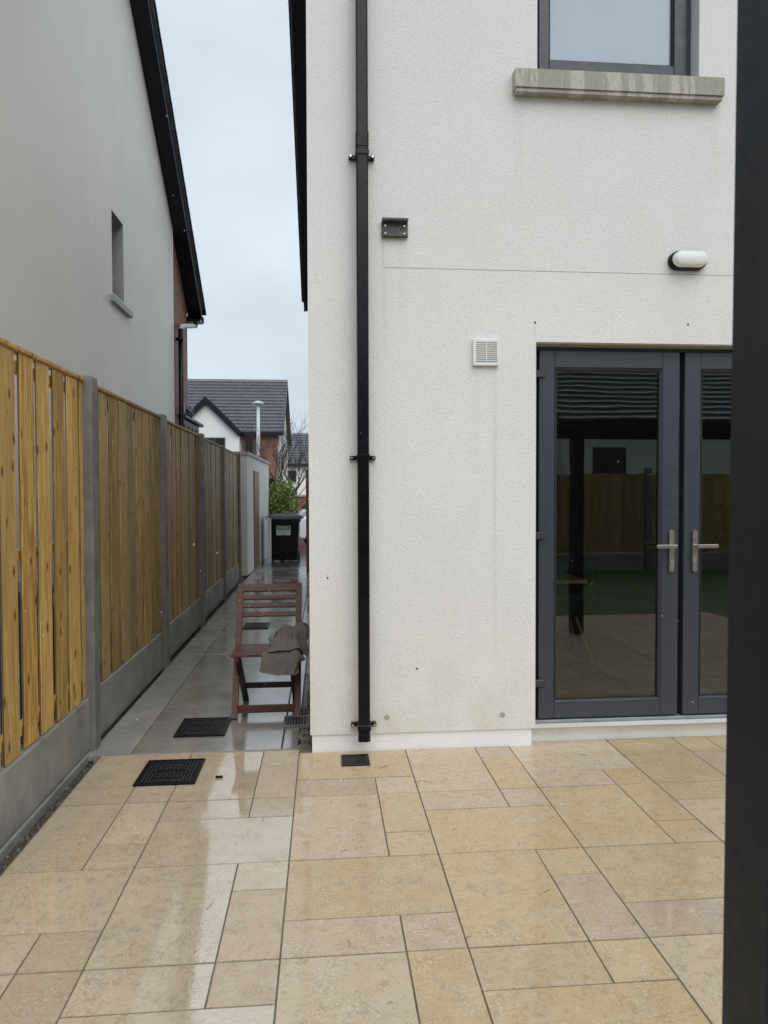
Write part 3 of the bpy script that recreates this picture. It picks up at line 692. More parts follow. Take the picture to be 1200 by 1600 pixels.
# ================================================================== FENCE
fx = lambda Y: -1.3136-.0088*(Y-4.193)
fence = empty('fence', (-1.35, 8, 0), 'treated timber panel fence with concrete posts along the side path', 'fence')
post_me = MB()
post_me.box((-.105, 0, -.6), (0, .12, 2.155), ch=.010)
post_me.box((-.065, -.0015, -.6), (-.043, .0, 2.10))
pme = post_me.mesh('concrete_post', M_POST)
rf_ = random.Random(21)
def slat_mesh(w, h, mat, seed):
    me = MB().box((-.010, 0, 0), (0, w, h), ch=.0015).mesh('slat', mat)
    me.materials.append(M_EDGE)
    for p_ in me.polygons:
        if abs(p_.normal.y) > .9: p_.material_index = 1          # edges coloured dark to paint in the shade of the gaps
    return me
panel_specs = []
for i in range(-1, 6):
    y0 = 4.193+1.9817*i
    if i >= 0 and i <= 4:
        o = link('concrete_post', pme, fence, False); o.location = Vector((fx(y0), y0, 0))-WT[fence.name]; o.rotation_euler = (rf_.gauss(0, .003), rf_.gauss(0, .003), .0088)
    if i <= 3: panel_specs.append((i, y0+.122, y0+1.98))
for (i, ya, yb) in panel_specs:
    near = i == -1
    xf = fx((ya+yb)/2)-.052
    mat = M_WOODN if near else M_WOOD
    L = yb-ya
    gb = MB().box((xf-.035, ya, -.10 if near else .0), (xf+.016, yb, .312), ch=.006)
    if near: gb = MB().box((xf-.035, ya, .012), (xf+.016, yb, .312), ch=.006); MB().box((xf-.03, ya, -.13), (xf+.026, yb, .008), ch=.006).build('gravel_board', M_BOARD, fence)
    gb.build('gravel_board', M_BOARD, fence)
    pan = MB()
    for z in (.38, 1.18, 2.03): pan.box((xf-.055, ya, z), (xf-.0145, yb, z+.05), ch=.003)
    pan = pan.build('fence_panel', mat, fence)
    MB().box((xf-.05, ya, 2.118), (xf+.012, yb, 2.141), ch=.004).build('cap_rail', mat, pan)
    pitch = .197 if near else .2135; w = .154 if near else .182
    y = (3.156-5*pitch if near else ya+.02); k = 0
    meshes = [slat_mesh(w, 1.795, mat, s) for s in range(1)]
    while y < yb-.03:
        if y > ya-.001:
            ww = min(w, yb-y)
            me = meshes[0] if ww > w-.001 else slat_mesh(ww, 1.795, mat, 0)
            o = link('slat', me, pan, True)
            o.location = (xf+rf_.uniform(-.002, .002), y+rf_.uniform(-.004, .004), .3135+rf_.uniform(0, .008)); o.rotation_euler = (rf_.gauss(0, .0022), 0, rf_.gauss(0, .02)*(1 if not near else .5))
        y += pitch*rf_.uniform(.985, 1.015)
# things glimpsed through the near panel
bb_ = MB()
bb_.tube([(-1.95, 4.6, -.02), (-1.95, 4.6, .5), (-1.95, 4.6, .86)], [.24, .27, .25], 24).tube([(-1.95, 4.6, .86), (-1.95, 4.6, .90)], [.27, .27], 24)
tag(bb_.build('barrel', M_BLUE, smooth=False), 'dark blue barrel glimpsed through the fence gaps', 'barrel')

# ================================================================== RENDERED GARDEN WALL with gate, beyond the fence
gw = empty('garden_wall', (-1.45, 15, 0), 'pale rendered garden wall with capping at the end of the fence', 'wall')
mb = MB(); A = Vector((-1.365, 13.0, 0)); B = Vector((-1.30, 17.3, 0)); nrm = Vector((-1, 0, 0))*.25
mb.prism([A, B, B+nrm, A+nrm], (0, 0, 2.17)); mb.build('wall', M_RWALL, gw)
cpb = MB(); e = Vector((.03, 0, 0)); f_ = Vector((0, .03, 0))
cpb.prism([A+e-f_+Vector((0, 0, 2.171)), B+e+f_+Vector((0, 0, 2.171)), B+nrm-e+f_+Vector((0, 0, 2.171)), A+nrm-e-f_+Vector((0, 0, 2.171))], (0, 0, .06)); cpb.build('coping', M_SILL, gw)
MB().prism([(-1.353, 14.0, .03), (-1.325, 14.0, .03), (-1.312, 14.85, .03), (-1.34, 14.85, .03)], (0, 0, 1.89)).build('timber_door', M_GATE, gw)
tag(MB().box((-.325, 13.45, 0), (-.235, 13.56, 1.93), ch=.006).build('gate_post', M_WOODR), 'dark brown timber gate post beside the white house flank', 'post')
pk = MB()
for i in range(2): pk.box((-1.20+.055*i, 15.28, 0), (-1.162+.055*i, 15.32, .98-.03*i), ch=.004)
tag(pk.build('leaning_boards', M_LAMPP), 'pale grey boards standing left of the wheelie bin', 'boards')

# ================================================================== WHEELIE BIN
bn = empty('wheelie_bin', (-.86, 15.6, 0), 'black wheelie bin with green and white sticker at path end', 'bin')
def frustum(mb, x0, x1, y0, y1, z0, X0, X1, Y0, Y1, z1):
    mb.add([(x0, y0, z0), (x1, y0, z0), (x1, y1, z0), (x0, y1, z0), (X0, Y0, z1), (X1, Y0, z1), (X1, Y1, z1), (X0, Y1, z1)], [(3, 2, 1, 0), (4, 5, 6, 7), (0, 1, 5, 4), (1, 2, 6, 5), (2, 3, 7, 6), (3, 0, 4, 7)]); return mb
b = MB(); frustum(b, -1.09, -.56, 15.45, 16.0, .04, -1.16, -.52, 15.38, 16.1, .86); frustum(b, -1.18, -.50, 15.36, 16.12, .861, -1.19, -.49, 15.35, 16.13, .93)
b.box((-1.13, 15.40, .80), (-.55, 15.43, .859)); b.build('body', M_BLACKP, bn)
b = MB(); frustum(b, -1.235, -.435, 15.31, 16.16, .932, -1.22, -.45, 15.33, 16.16, .99); frustum(b, -1.20, -.47, 15.36, 16.12, .991, -1.08, -.60, 15.5, 16.0, 1.045); b.build('lid', M_BLACKP, bn)
for x in (-1.13, -.56): MB().tube([(x-.03, 16.0, .10), (x+.03, 16.0, .10)], .1, 18).build('wheel', M_TYRE, bn)
MB().tube([(-1.1, 16.2, .95), (-.58, 16.2, .95)], .018, 8).build('handle', M_BLACKP, bn)
sy = lambda z: 15.45-.07*(z-.04)/.82-.004
def plate(nm, x0, x1, z0, z1, mt, par, off=0):
    return MB().add([(x0, sy(z0)-off, z0), (x1, sy(z0)-off, z0), (x1, sy(z1)-off, z1), (x0, sy(z1)-off, z1)], [(0, 1, 2, 3)]).build(nm, mt, par)
stk = plate('sticker', -1.005, -.705, .585, .785, M_STICK, bn)
plate('sticker_band', -.992, -.718, .70, .775, M_STICKG, stk, .002)
def text(body, size, loc, rot, mt, nm, par):
    c = bpy.data.curves.new(nm, 'FONT'); c.body = body; c.size = size; c.extrude = .0004; c.align_x = 'CENTER'
    o = bpy.data.objects.new(nm, c); col.objects.link(o); o.location = loc; o.rotation_euler = rot
    bpy.context.view_layer.update(); dg = bpy.context.evaluated_depsgraph_get(); me = bpy.data.meshes.new_from_object(o.evaluated_get(dg))
    me.materials.clear(); me.materials.append(mt); bpy.data.objects.remove(o)
    o2 = link(nm, me, par); o2.location = loc; o2.rotation_euler = rot; return o2
text('01 8 690 450', .045, (-.855, sy(.655)-.003, .650), (R(90), 0, 0), M_STICKT, 'sticker_text', stk)
text('www', .030, (-.855, sy(.61)-.003, .608), (R(90), 0, 0), M_STICKT, 'sticker_text', stk)
lg = MB()
for k in range(3):
    a0 = k*2.094; lg.tube([(-.93+.026*math.cos(a0+t*.42), sy(.738)-.004, .738+.026*math.sin(a0+t*.42)) for t in range(5)], .006, 6)
lg.build('sticker_emblem', M_STICK, stk)
box('sticker_word', (-.885, sy(.735)-.0065, .728), (-.755, sy(.735)-.005, .748), M_STICK, stk)

# ================================================================== FOLDING CHAIR and TOWEL
ch = empty('folding_chair', (-.385, 4.9, 0), 'reddish brown slatted folding chair standing on the wet path', 'chair')
cxl, cxr = -.588, -.178
for x in (cxl, cxr):
    MB().beam((x, 4.70, 0.002), (x, 5.16, .835), .024, .042, (1, 0, 0)).build('back_upright', M_CHAIR, ch)
for x in (cxl+.03, cxr-.03):
    MB().beam((x, 4.655, .425), (x, 5.14, .002), .024, .040, (1, 0, 0)).build('rear_leg', M_CHAIRD, ch)
ub = lambda z: 4.70+.46*z/.835
for (z, h) in ((.805, .055), (.742, .034), (.690, .034), (.632, .034)):
    yy = ub(z); Mx = Matrix.Translation((0, yy, z)) @ Matrix.Rotation(R(-29), 4, 'X')
    MB().box((cxl+.014, -.009, -h/2), (cxr-.014, .009, h/2), Mx, ch=.003).build('back_slat', M_CHAIR, ch)
MB().box((cxl+.014, ub(.055)-.012, .035), (cxr-.014, ub(.055)+.010, .085), ch=.003).build('front_stretcher', M_CHAIR, ch)
MB().box((cxl+.045, 4.975, .13), (cxr-.045, 4.995, .17), ch=.003).build('rear_stretcher', M_CHAIRD, ch)
for k in range(6):
    y = 4.615+k*.058
    MB().box((cxl-.012, y, .428), (cxr+.012, y+.046, .446), ch=.003).build('seat_slat', M_CHAIR, ch)
for x in (cxl+.012, cxr-.038): MB().box((x, 4.63, .398), (x+.026, 4.95, .427), ch=.003).build('seat_rail', M_CHAIR, ch)
# towel surface as draped over the seat: x, y, z in millimetres, a grid of 26 x 15 points
TOWEL = [
    -417, 4598, 290, -396, 4586, 288, -376, 4591, 282, -354, 4591, 278, -328, 4588, 273, -302, 4581, 270, -283, 4565, 271, -258, 4565, 271, -231, 4565, 274, -221, 4542, 282,
    -215, 4518, 291, -195, 4520, 280, -180, 4538, 271, -171, 4532, 293, -157, 4529, 311, -413, 4588, 324, -392, 4596, 321, -371, 4591, 318, -348, 4595, 313, -322, 4596, 308,
    -297, 4588, 305, -273, 4579, 303, -257, 4559, 308, -229, 4564, 311, -206, 4554, 314, -201, 4531, 321, -181, 4533, 310, -191, 4556, 300, -174, 4567, 301, -168, 4562, 321,
    -406, 4600, 357, -385, 4591, 356, -366, 4598, 353, -342, 4600, 348, -317, 4593, 343, -294, 4581, 341, -269, 4576, 339, -246, 4570, 342, -225, 4557, 347, -200, 4562, 348,
    -187, 4545, 352, -171, 4551, 340, -184, 4573, 331, -188, 4594, 318, -166, 4597, 314, -400, 4591, 392, -379, 4599, 391, -359, 4592, 388, -335, 4599, 383, -311, 4592, 379,
    -288, 4580, 377, -262, 4578, 377, -235, 4582, 376, -221, 4563, 384, -198, 4560, 384, -177, 4556, 381, -163, 4569, 370, -175, 4591, 360, -179, 4612, 349, -159, 4620, 339,
    -395, 4600, 427, -374, 4591, 426, -353, 4598, 423, -327, 4591, 418, -302, 4596, 414, -283, 4580, 414, -256, 4580, 413, -233, 4592, 411, -215, 4578, 417, -194, 4571, 418,
    -172, 4572, 413, -158, 4587, 401, -169, 4604, 391, -166, 4626, 379, -160, 4644, 363, -396, 4609, 459, -372, 4604, 459, -348, 4599, 456, -323, 4596, 453, -299, 4600, 448,
    -280, 4588, 449, -254, 4590, 449, -231, 4600, 447, -209, 4599, 446, -190, 4590, 448, -167, 4592, 443, -157, 4605, 429, -142, 4612, 409, -131, 4623, 389, -126, 4634, 369,
    -391, 4645, 461, -367, 4639, 459, -343, 4634, 463, -317, 4628, 460, -294, 4624, 468, -277, 4619, 465, -256, 4620, 465, -231, 4622, 470, -209, 4623, 465, -189, 4618, 471,
    -165, 4619, 467, -153, 4629, 447, -145, 4639, 425, -133, 4651, 404, -120, 4666, 381, -384, 4680, 467, -361, 4675, 459, -335, 4668, 458, -312, 4663, 466, -290, 4660, 469,
    -269, 4653, 470, -257, 4649, 486, -233, 4657, 476, -211, 4653, 484, -190, 4648, 490, -171, 4653, 478, -160, 4662, 458, -149, 4671, 438, -146, 4684, 413, -135, 4699, 387,
    -371, 4711, 480, -352, 4709, 464, -326, 4703, 459, -306, 4697, 470, -285, 4694, 471, -266, 4687, 482, -260, 4681, 503, -233, 4689, 494, -212, 4684, 501, -191, 4679, 508,
    -184, 4685, 486, -174, 4694, 464, -155, 4705, 451, -150, 4718, 425, -138, 4734, 399, -352, 4736, 497, -338, 4740, 476, -318, 4732, 475, -297, 4731, 472, -279, 4726, 486,
    -264, 4719, 500, -260, 4713, 520, -233, 4717, 515, -218, 4714, 523, -192, 4714, 517, -196, 4718, 494, -183, 4728, 475, -164, 4739, 461, -152, 4753, 437, -136, 4767, 415,
    -326, 4754, 514, -320, 4759, 498, -298, 4761, 482, -297, 4748, 504, -277, 4755, 503, -263, 4751, 521, -258, 4745, 539, -236, 4737, 546, -215, 4731, 556, -208, 4743, 529,
    -201, 4752, 507, -188, 4761, 489, -174, 4772, 471, -154, 4786, 452, -130, 4795, 437, -302, 4782, 515, -308, 4784, 503, -289, 4786, 497, -280, 4777, 519, -278, 4775, 537,
    -258, 4780, 545, -259, 4763, 569, -233, 4760, 570, -210, 4762, 570, -205, 4775, 549, -197, 4782, 525, -183, 4790, 509, -167, 4800, 493, -145, 4810, 477, -120, 4817, 465,
    -312, 4795, 530, -291, 4808, 515, -289, 4819, 515, -281, 4811, 534, -284, 4804, 558, -262, 4804, 572, -254, 4793, 594, -228, 4792, 594, -214, 4792, 585, -200, 4803, 561,
    -192, 4813, 540, -184, 4821, 525, -165, 4829, 513, -137, 4830, 504, -113, 4839, 492, -323, 4813, 550, -297, 4825, 543, -294, 4847, 535, -286, 4843, 551, -289, 4834, 577,
    -274, 4829, 602, -250, 4826, 611, -228, 4824, 609, -206, 4822, 597, -203, 4836, 573, -183, 4830, 562, -173, 4845, 550, -150, 4847, 541, -122, 4846, 534, -104, 4862, 520,
    -311, 4839, 570, -327, 4844, 555, -309, 4863, 559, -287, 4874, 563, -285, 4866, 588, -270, 4865, 609, -247, 4862, 615, -225, 4860, 610, -202, 4858, 596, -179, 4851, 593,
    -168, 4856, 582, -155, 4855, 575, -133, 4861, 572, -112, 4869, 562, -101, 4886, 547, -321, 4837, 585, -332, 4857, 592, -322, 4872, 587, -300, 4890, 591, -278, 4898, 598,
    -272, 4900, 623, -246, 4898, 616, -223, 4896, 608, -219, 4885, 613, -185, 4880, 592, -165, 4882, 597, -149, 4882, 602, -129, 4879, 600, -112, 4896, 586, -88, 4893, 580,
    -342, 4799, 544, -323, 4813, 539, -327, 4835, 544, -304, 4843, 557, -297, 4848, 573, -294, 4859, 588, -300, 4865, 604, -274, 4869, 590, -257, 4884, 580, -233, 4888, 579,
    -209, 4882, 587, -197, 4887, 617, -180, 4886, 631, -155, 4886, 639, -130, 4885, 642, -333, 4792, 509, -311, 4806, 517, -302, 4809, 539, -296, 4809, 566, -309, 4815, 577,
    -291, 4826, 586, -288, 4832, 604, -266, 4844, 591, -246, 4854, 579, -231, 4854, 592, -217, 4857, 585, -204, 4850, 609, -182, 4852, 623, -157, 4853, 627, -138, 4869, 621,
    -330, 4787, 543, -328, 4783, 529, -314, 4788, 541, -307, 4782, 560, -286, 4793, 565, -282, 4793, 586, -276, 4800, 604, -251, 4817, 600, -241, 4820, 578, -232, 4822, 583,
    -214, 4827, 597, -189, 4828, 604, -173, 4835, 594, -151, 4838, 596, -126, 4850, 595, -356, 4771, 547, -336, 4763, 537, -313, 4760, 528, -292, 4753, 546, -282, 4761, 571,
    -272, 4768, 590, -258, 4772, 596, -248, 4791, 581, -235, 4799, 563, -215, 4808, 560, -193, 4809, 574, -184, 4809, 580, -163, 4814, 571, -140, 4824, 566, -120, 4841, 560,
    -365, 4748, 528, -349, 4737, 538, -325, 4727, 536, -312, 4730, 559, -288, 4736, 566, -265, 4744, 569, -246, 4747, 573, -228, 4766, 566, -228, 4768, 545, -205, 4774, 556,
    -186, 4773, 563, -176, 4790, 550, -166, 4811, 536, -141, 4816, 530, -118, 4831, 525, -347, 4728, 501, -342, 4711, 515, -324, 4702, 529, -301, 4710, 533, -281, 4721, 535,
    -258, 4726, 540, -242, 4718, 556, -223, 4733, 540, -218, 4745, 530, -194, 4742, 540, -192, 4755, 538, -177, 4772, 520, -157, 4789, 507, -140, 4806, 495, -116, 4818, 490,
    -350, 4694, 487, -327, 4694, 489, -309, 4684, 500, -290, 4690, 507, -274, 4692, 518, -256, 4692, 532, -236, 4704, 526, -220, 4699, 534, -201, 4712, 532, -188, 4717, 545,
    -171, 4731, 526, -155, 4748, 505, -143, 4765, 483, -129, 4783, 468, -112, 4802, 457, -352, 4663, 473, -328, 4662, 475, -302, 4659, 481, -284, 4657, 496, -270, 4655, 513,
    -251, 4664, 512, -228, 4676, 507, -207, 4677, 521, -188, 4678, 531, -175, 4694, 517, -170, 4713, 495, -150, 4729, 479, -128, 4740, 465, -116, 4759, 448, -107, 4778, 431,
    -358, 4629, 472, -332, 4627, 477, -306, 4624, 483, -280, 4624, 486, -262, 4623, 498, -241, 4636, 490, -217, 4644, 492, -196, 4645, 507, -173, 4654, 506, -162, 4671, 490,
    -150, 4689, 472, -141, 4707, 454, -139, 4724, 435, -119, 4736, 421, -106, 4754, 405, -362, 4594, 466, -334, 4593, 468, -304, 4590, 472, -276, 4590, 476, -253, 4596, 475,
    -228, 4604, 477, -204, 4612, 479, -181, 4619, 484, -159, 4630, 481, -147, 4647, 465, -138, 4664, 448, -135, 4680, 431, -133, 4697, 413, -125, 4715, 394, -110, 4732, 378]
tz = lambda z: .452+(z-.452)*(.80 if z > .452 else .72)
tp = [(TOWEL[k]*.001, TOWEL[k+1]*.001, tz(TOWEL[k+2]*.001)) for k in range(0, len(TOWEL), 3)]
NU, NV = 25, 14
tp = [Vector(q)+noise.noise_vector(Vector(q)*17)*.011+noise.noise_vector(Vector(q)*37+Vector((5, 2, 1)))*.004 for q in tp]
tm_ = bpy.data.meshes.new('towel'); tm_.from_pydata(tp, [], [(i*(NV+1)+j, i*(NV+1)+j+1, (i+1)*(NV+1)+j+1, (i+1)*(NV+1)+j) for i in range(NU) for j in range(NV)])
uvl = tm_.uv_layers.new(name='UVMap')
for lp_ in tm_.loops:
    i, j = divmod(lp_.vertex_index, NV+1); uvl.data[lp_.index].uv = (i/NU*1.9, j/NV*1.0)
tm_.polygons.foreach_set('use_smooth', [True]*len(tm_.polygons)); tm_.materials.append(M_TOWEL)
tw = tag(link('towel', tm_), 'crumpled grey brown waffle towel on the chair seat', 'towel')
md = tw.modifiers.new('sub', 'SUBSURF'); md.levels = 2; md.render_levels = 2
md = tw.modifiers.new('thick', 'SOLIDIFY'); md.thickness = .005

# ================================================================== COVERS, GRATES
def cover(name, x0, x1, y0, y1, z, label, nx, ny):
    r = empty(name, ((x0+x1)/2, (y0+y1)/2, z), label, 'manhole cover')
    b = MB(); rect = ((x0, y0), (x1, y1)); w = .012
    b.box((x0, y0, z-.004), (x1, y0+w, z+.004)).box((x0, y1-w, z-.004), (x1, y1, z+.004)).box((x0, y0+w, z-.004), (x0+w, y1-w, z+.004)).box((x1-w, y0+w, z-.004), (x1, y1-w, z+.004))
    b.build('rim', M_IRON, r)
    box('plate', (x0+w+.002, y0+w+.002, z-.004), (x1-w-.002, y1-w-.002, z+.0012), M_IRON, r)
    s = MB(); px, py = (x1-x0-.05)/nx, (y1-y0-.05)/ny
    for i in range(nx):
        for j in range(ny):
            cx = x0+.025+px*(i+.5); cy = y0+.025+py*(j+.5); a = R(45 if (i+j) % 2 else -45)
            if abs(i-nx/2+.5) < nx*.28 and (abs(j-ny*.5+.5) < .8 or abs(j-ny*.85) < .8 or abs(j-ny*.15) < .8): continue
            Mx = Matrix.Translation((cx, cy, z+.0012)) @ Matrix.Rotation(a, 4, 'Z'); s.box((-.0075, -.0042, 0), (.0075, .0042, .0055), Mx, ch=.002)
    for j in (.15, .5, .85):
        for i in range(14):
            cx = (x0+x1)/2+(i-6.5)*(x1-x0)*.038; cy = y0+(y1-y0)*j; hgt = random.uniform(.010, .018)
            s.box((cx-.003, cy-hgt/2, z+.0012), (cx+.003, cy+hgt/2, z+.0035)); s.box((cx-.003, cy-.002+random.uniform(-.006, .006), z+.0012), (cx+.006, cy+.001+random.uniform(-.006, .006)+.004, z+.0035))
    tag(s.build('stud_pattern', M_STUD, r), kind='stuff'); return r
cover('manhole_cover', -.968, -.660, 3.665, 4.005, .005, 'black studded square manhole cover set in the beige patio', 14, 14)
cover('manhole_cover', -.915, -.608, 4.385, 4.735, .006, 'black studded manhole cover in the path left of the chair', 14, 14)
cover('manhole_cover', -.888, -.610, 7.85, 8.20, .006, 'studded manhole cover in the path behind the chair', 13, 13)
def grate(x0, x1, y0, y1, z, label, n, alongx, mt):
    r = empty('gully_grate', ((x0+x1)/2, (y0+y1)/2, z), label, 'drain grate'); w = .012
    b = MB(); b.box((x0, y0, z-.02), (x1, y0+w, z+.004), ch=.002).box((x0, y1-w, z-.02), (x1, y1, z+.004), ch=.002).box((x0, y0+w, z-.02), (x0+w, y1-w, z+.0038), ch=.002).box((x1-w, y0+w, z-.02), (x1, y1-w, z+.0038), ch=.002); b.build('rim', mt, r)
    box('sump', (x0+w, y0+w, z-.004), (x1-w, y1-w, z-.002), M_ANTHD, r)
    for i in range(n):
        c = x0+w+(x1-x0-2*w)*(i+.5)/n
        MB().box((c-.0035, y0+w, z-.0018), (c+.0035, y1-w, z+.002), ch=.001).build('bar', mt, r)
grate(.090, .246, 3.832, 3.992, .005, 'black square drain grate in the patio below the drainpipe', 9, True, M_BLACKP)
grate(-.262, -.098, 4.505, 4.71, .012, 'grey framed drain grate in the path beside the house corner', 8, True, M_POST)
b = MB()
for i in range(3): b.tube([(-.560+i*.012, 3.735, .004), (-.560+i*.012, 3.742, .010)], [.008, .006], 8)
tag(b.build('spacer_clip', M_BLACKP), 'tiny black plastic piece lying on the patio near the cover', 'plastic piece')

# ================================================================== PERGOLA FRAME (near post, beam behind the frame edge)
pg = empty('pergola', (2.6, 1.0, 0), 'dark grey metal pergola post close to the camera at right', 'pergola')
Mlean = Matrix.Translation((.617, 1.0, 0.002)) @ Matrix.Rotation(R(.33), 4, 'Y')
MB().box((0, -.06, 0), (.12, .06, 2.75), Mlean, ch=.006).build('post', M_POSTD, pg)
for x in (2.59, 4.6):
    MB().box((x, .94, 0.002), (x+.12, 1.06, 2.04), ch=.006).build('post', M_POSTD, pg)
MB().box((.765, .942, 2.041), (6.6, 1.058, 2.19), ch=.006).build('beam', M_POSTD, pg)

# ================================================================== BEHIND THE CAMERA: fence and house mirrored in the doors
bf = empty('fence', (4, -5, 0), 'timber fence across the garden reflected in the glass doors', 'fence')
sm = MB().box((0, -.014, 0), (.152, 0, 1.5), ch=.002).mesh('slat', M_WOOD)
pm2 = MB().box((-.055, -.02, -.1), (.055, .1, 1.95), ch=.008).mesh('concrete_post', M_POST)
x = 0.0
for i in range(8):
    xx = -1.4+i*1.9; o = link('concrete_post', pm2, bf, True); o.location = (xx, -4.95, 0)
    pn = MB().box((xx+.06, -4.96, 0), (xx+1.84, -4.92, .3)).build('gravel_board', M_BOARD, bf)
    r = MB(); [r.box((xx+.06, -4.955, z), (xx+1.84, -4.92, z+.05)) for z in (.4, 1.1, 1.75)]; r = r.build('fence_panel', M_WOOD, bf)
    for k in range(11):
        o = link('slat', sm, r, True); o.location = (xx+.07+k*.161, -4.905, .31+rf_.uniform(0, .03)); o.rotation_euler = (0, 0, rf_.gauss(0, .01))
def far_house(nm, label, x0, x1, yw, depth, ze, zr, wallm, sgn, courses, gables=()):
    """ridge along X; front wall at yw facing -sgn direction, roof rising away by depth"""
    h = empty(nm, ((x0+x1)/2, yw+sgn*depth, 0), label, 'house')
    yr = yw+sgn*depth; yb_ = yw+2*sgn*depth
    mb = MB()
    for X in (x0, x1): mb.add([(X, yw, -.1), (X, yb_, -.1), (X, yb_, ze), (X, yr, zr-.25), (X, yw, ze)], [(0, 1, 2, 3, 4)])
    mb.add([(x0, yw, -.1), (x1, yw, -.1), (x1, yw, ze), (x0, yw, ze)], [(0, 1, 2, 3)]); mb.add([(x0, yb_, -.1), (x1, yb_, -.1), (x1, yb_, ze), (x0, yb_, ze)], [(0, 1, 2, 3)])
    mb.build('wall', wallm, h)
    rb = MB(); ov = .25
    for side in (0, 1):
        ya = yw-sgn*.35 if side == 0 else yb_+sgn*.35; za = ze-.05
        for c in range(courses):
            f0, f1 = c/courses, (c+1.05)/courses
            p0 = (ya+(yr-ya)*f0, za+(zr-za)*f0); p1 = (ya+(yr-ya)*f1, za+(zr-za)*f1)
            rb.prism([(x0-ov, p0[0], p0[1]+.10), (x0-ov, p1[0], p1[1]+.0), (x0-ov, p1[0], p1[1]-.12), (x0-ov, p0[0]+sgn*(.05 if side == 0 else -.05), p0[1]-.08)], (x1-x0+2*ov, 0, 0))
    rb.prism([(x0-ov, yr-.12, zr-.05), (x0-ov, yr, zr+.05), (x0-ov, yr+.12, zr-.05)], (x1-x0+2*ov, 0, 0))
    roof_ = rb.build('roof', M_ROOF, h)
    fa = MB(); fa.box((x0-ov, min(yw-sgn*.36, yw-sgn*.42), ze-.24), (x1+ov, max(yw-sgn*.36, yw-sgn*.42), ze-.06)); fa.build('gutter', M_BLACKS, h)
    for X in (x0-ov, x1+ov-.03):
        bg_ = MB()
        for (ya, yb2) in ((yw-sgn*.35, yr), (yr, yb_+sgn*.35)):
            za, zb = (ze-.05, zr) if yb2 == yr else (zr, ze-.05)
            bg_.prism([(X, ya, za-.28), (X, yb2, zb-.28), (X, yb2, zb-.04), (X, ya, za-.04)], (.03, 0, 0))
        bg_.build('bargeboard', M_BLACKS, h)
    return h
def hwin(h, x0, x1, z0, z1, y, sgn, sillm=None):
    a, b = sorted((y, y-sgn*.05))
    w = box('window', (x0, a, z0), (x1, b, z1), M_ANTH, h)
    n = 2 if x1-x0 > .8 else 1
    for k in range(n):
        xa = x0+.06+(x1-x0-.06)*k/n; xb = x0+(x1-x0-.06)*(k+1)/n
        a, b = sorted((y-sgn*.052, y-sgn*.058)); box('pane', (xa, a, z0+.06), (xb, b, z1-.06), M_GLASSD, w)
    a, b = sorted((y, y-sgn*.12)); box('sill', (x0-.1, a, z0-.12), (x1+.1, b, z0-.005), M_SILL, w)
rh = far_house('house', 'pale rendered house with grey tiled roof mirrored in the doors', 9.6, 30, -19.7, 4.6, 4.4, 7.9, M_FARW, -1, 14)
hwin(rh, 10.8, 12.2, 2.2, 3.3, -19.7, -1); hwin(rh, 13.6, 14.9, 2.2, 3.3, -19.7, -1); hwin(rh, 17, 18.4, 2.2, 3.3, -19.7, -1)
rh2 = far_house('house', 'second pale house mirrored at the edge of the glass doors', -9, 8.8, -21, 4.6, 4.4, 7.9, M_FARW, -1, 14)
hwin(rh2, 5.6, 7, 2.2, 3.3, -21, -1); hwin(rh2, 2, 3.4, 2.2, 3.3, -21, -1)

# ================================================================== STREET BEYOND
fh = far_house('house', 'white and brick house with grey tiled roof and gable across the road', -11.0, -2.3, 38.0, 4.5, 4.72, 8.1, M_FARW, 1, 16)
MB().box((-4.25, 37.93, 0), (-2.35, 37.995, 4.6)).build('brick_panel', M_BRICK, fh)
gy = 37.3
mb = MB().prism([(-7.75, gy, 0), (-4.3, gy, 0), (-4.3, gy, 4.62), (-5.96, gy, 6.15), (-7.75, gy, 4.5)], (0, .69, 0)); gbl = mb.build('gable_bay', M_FARW, fh)
for (p0, p1) in (((-5.96, 6.42), (-4.12, 4.60)), ((-5.96, 6.42), (-7.8, 4.60))):
    dx, dz = p1[0]-p0[0], p1[1]-p0[1]; L = math.hypot(dx, dz); nx, nz = -dz/L*.26, dx/L*.26
    if nz > 0: nx, nz = -nx, -nz
    MB().prism([(p0[0], gy-.25, p0[1]), (p1[0], gy-.25, p1[1]), (p1[0]+nx, gy-.25, p1[1]+nz), (p0[0], gy-.25, p0[1]-.36)], (0, 4.0, 0)).build('gable_verge', M_BLACKS, gbl)
hwin(fh, -6.05, -5.0, 3.1, 4.35, gy, 1); hwin(fh, -4.08, -3.62, 3.0, 4.35, 37.93, 1); hwin(fh, -3.3, -2.5, 1.3, 2.3, 37.93, 1)
fh2 = far_house('house', 'distant white house with grey roof seen past the bare trees', -9, 6, 70, 5, 4.35, 7.7, M_FARW, 1, 12)
hwin(fh2, -3.4, -2.6, 2.6, 3.7, 70, 1)
ae = MB().tube([(-3.55, 74.5, 7.4), (-3.55, 74.5, 9.0)], .03, 6).tube([(-4.0, 74.5, 8.7), (-3.1, 74.5, 8.7)], .025, 6); ae.build('aerial', M_POSTD, fh2)
lp = empty('street_lamp', (-2.68, 30, 0), 'pale grey street lamp post in front of the white house', 'street lamp')
MB().tube([(-2.68, 30, -.1), (-2.68, 30, 2.6), (-2.665, 30, 5.12)], [.11, .085, .065], 12).build('pole', M_LAMPP, lp, True)
MB().tube([(-2.665, 30, 5.12), (-2.665, 30, 5.17), (-2.665, 30, 5.22), (-2.665, 30, 5.30)], [.08, .22, .24, .1], 14).build('lantern', M_LAMPP, lp, True)
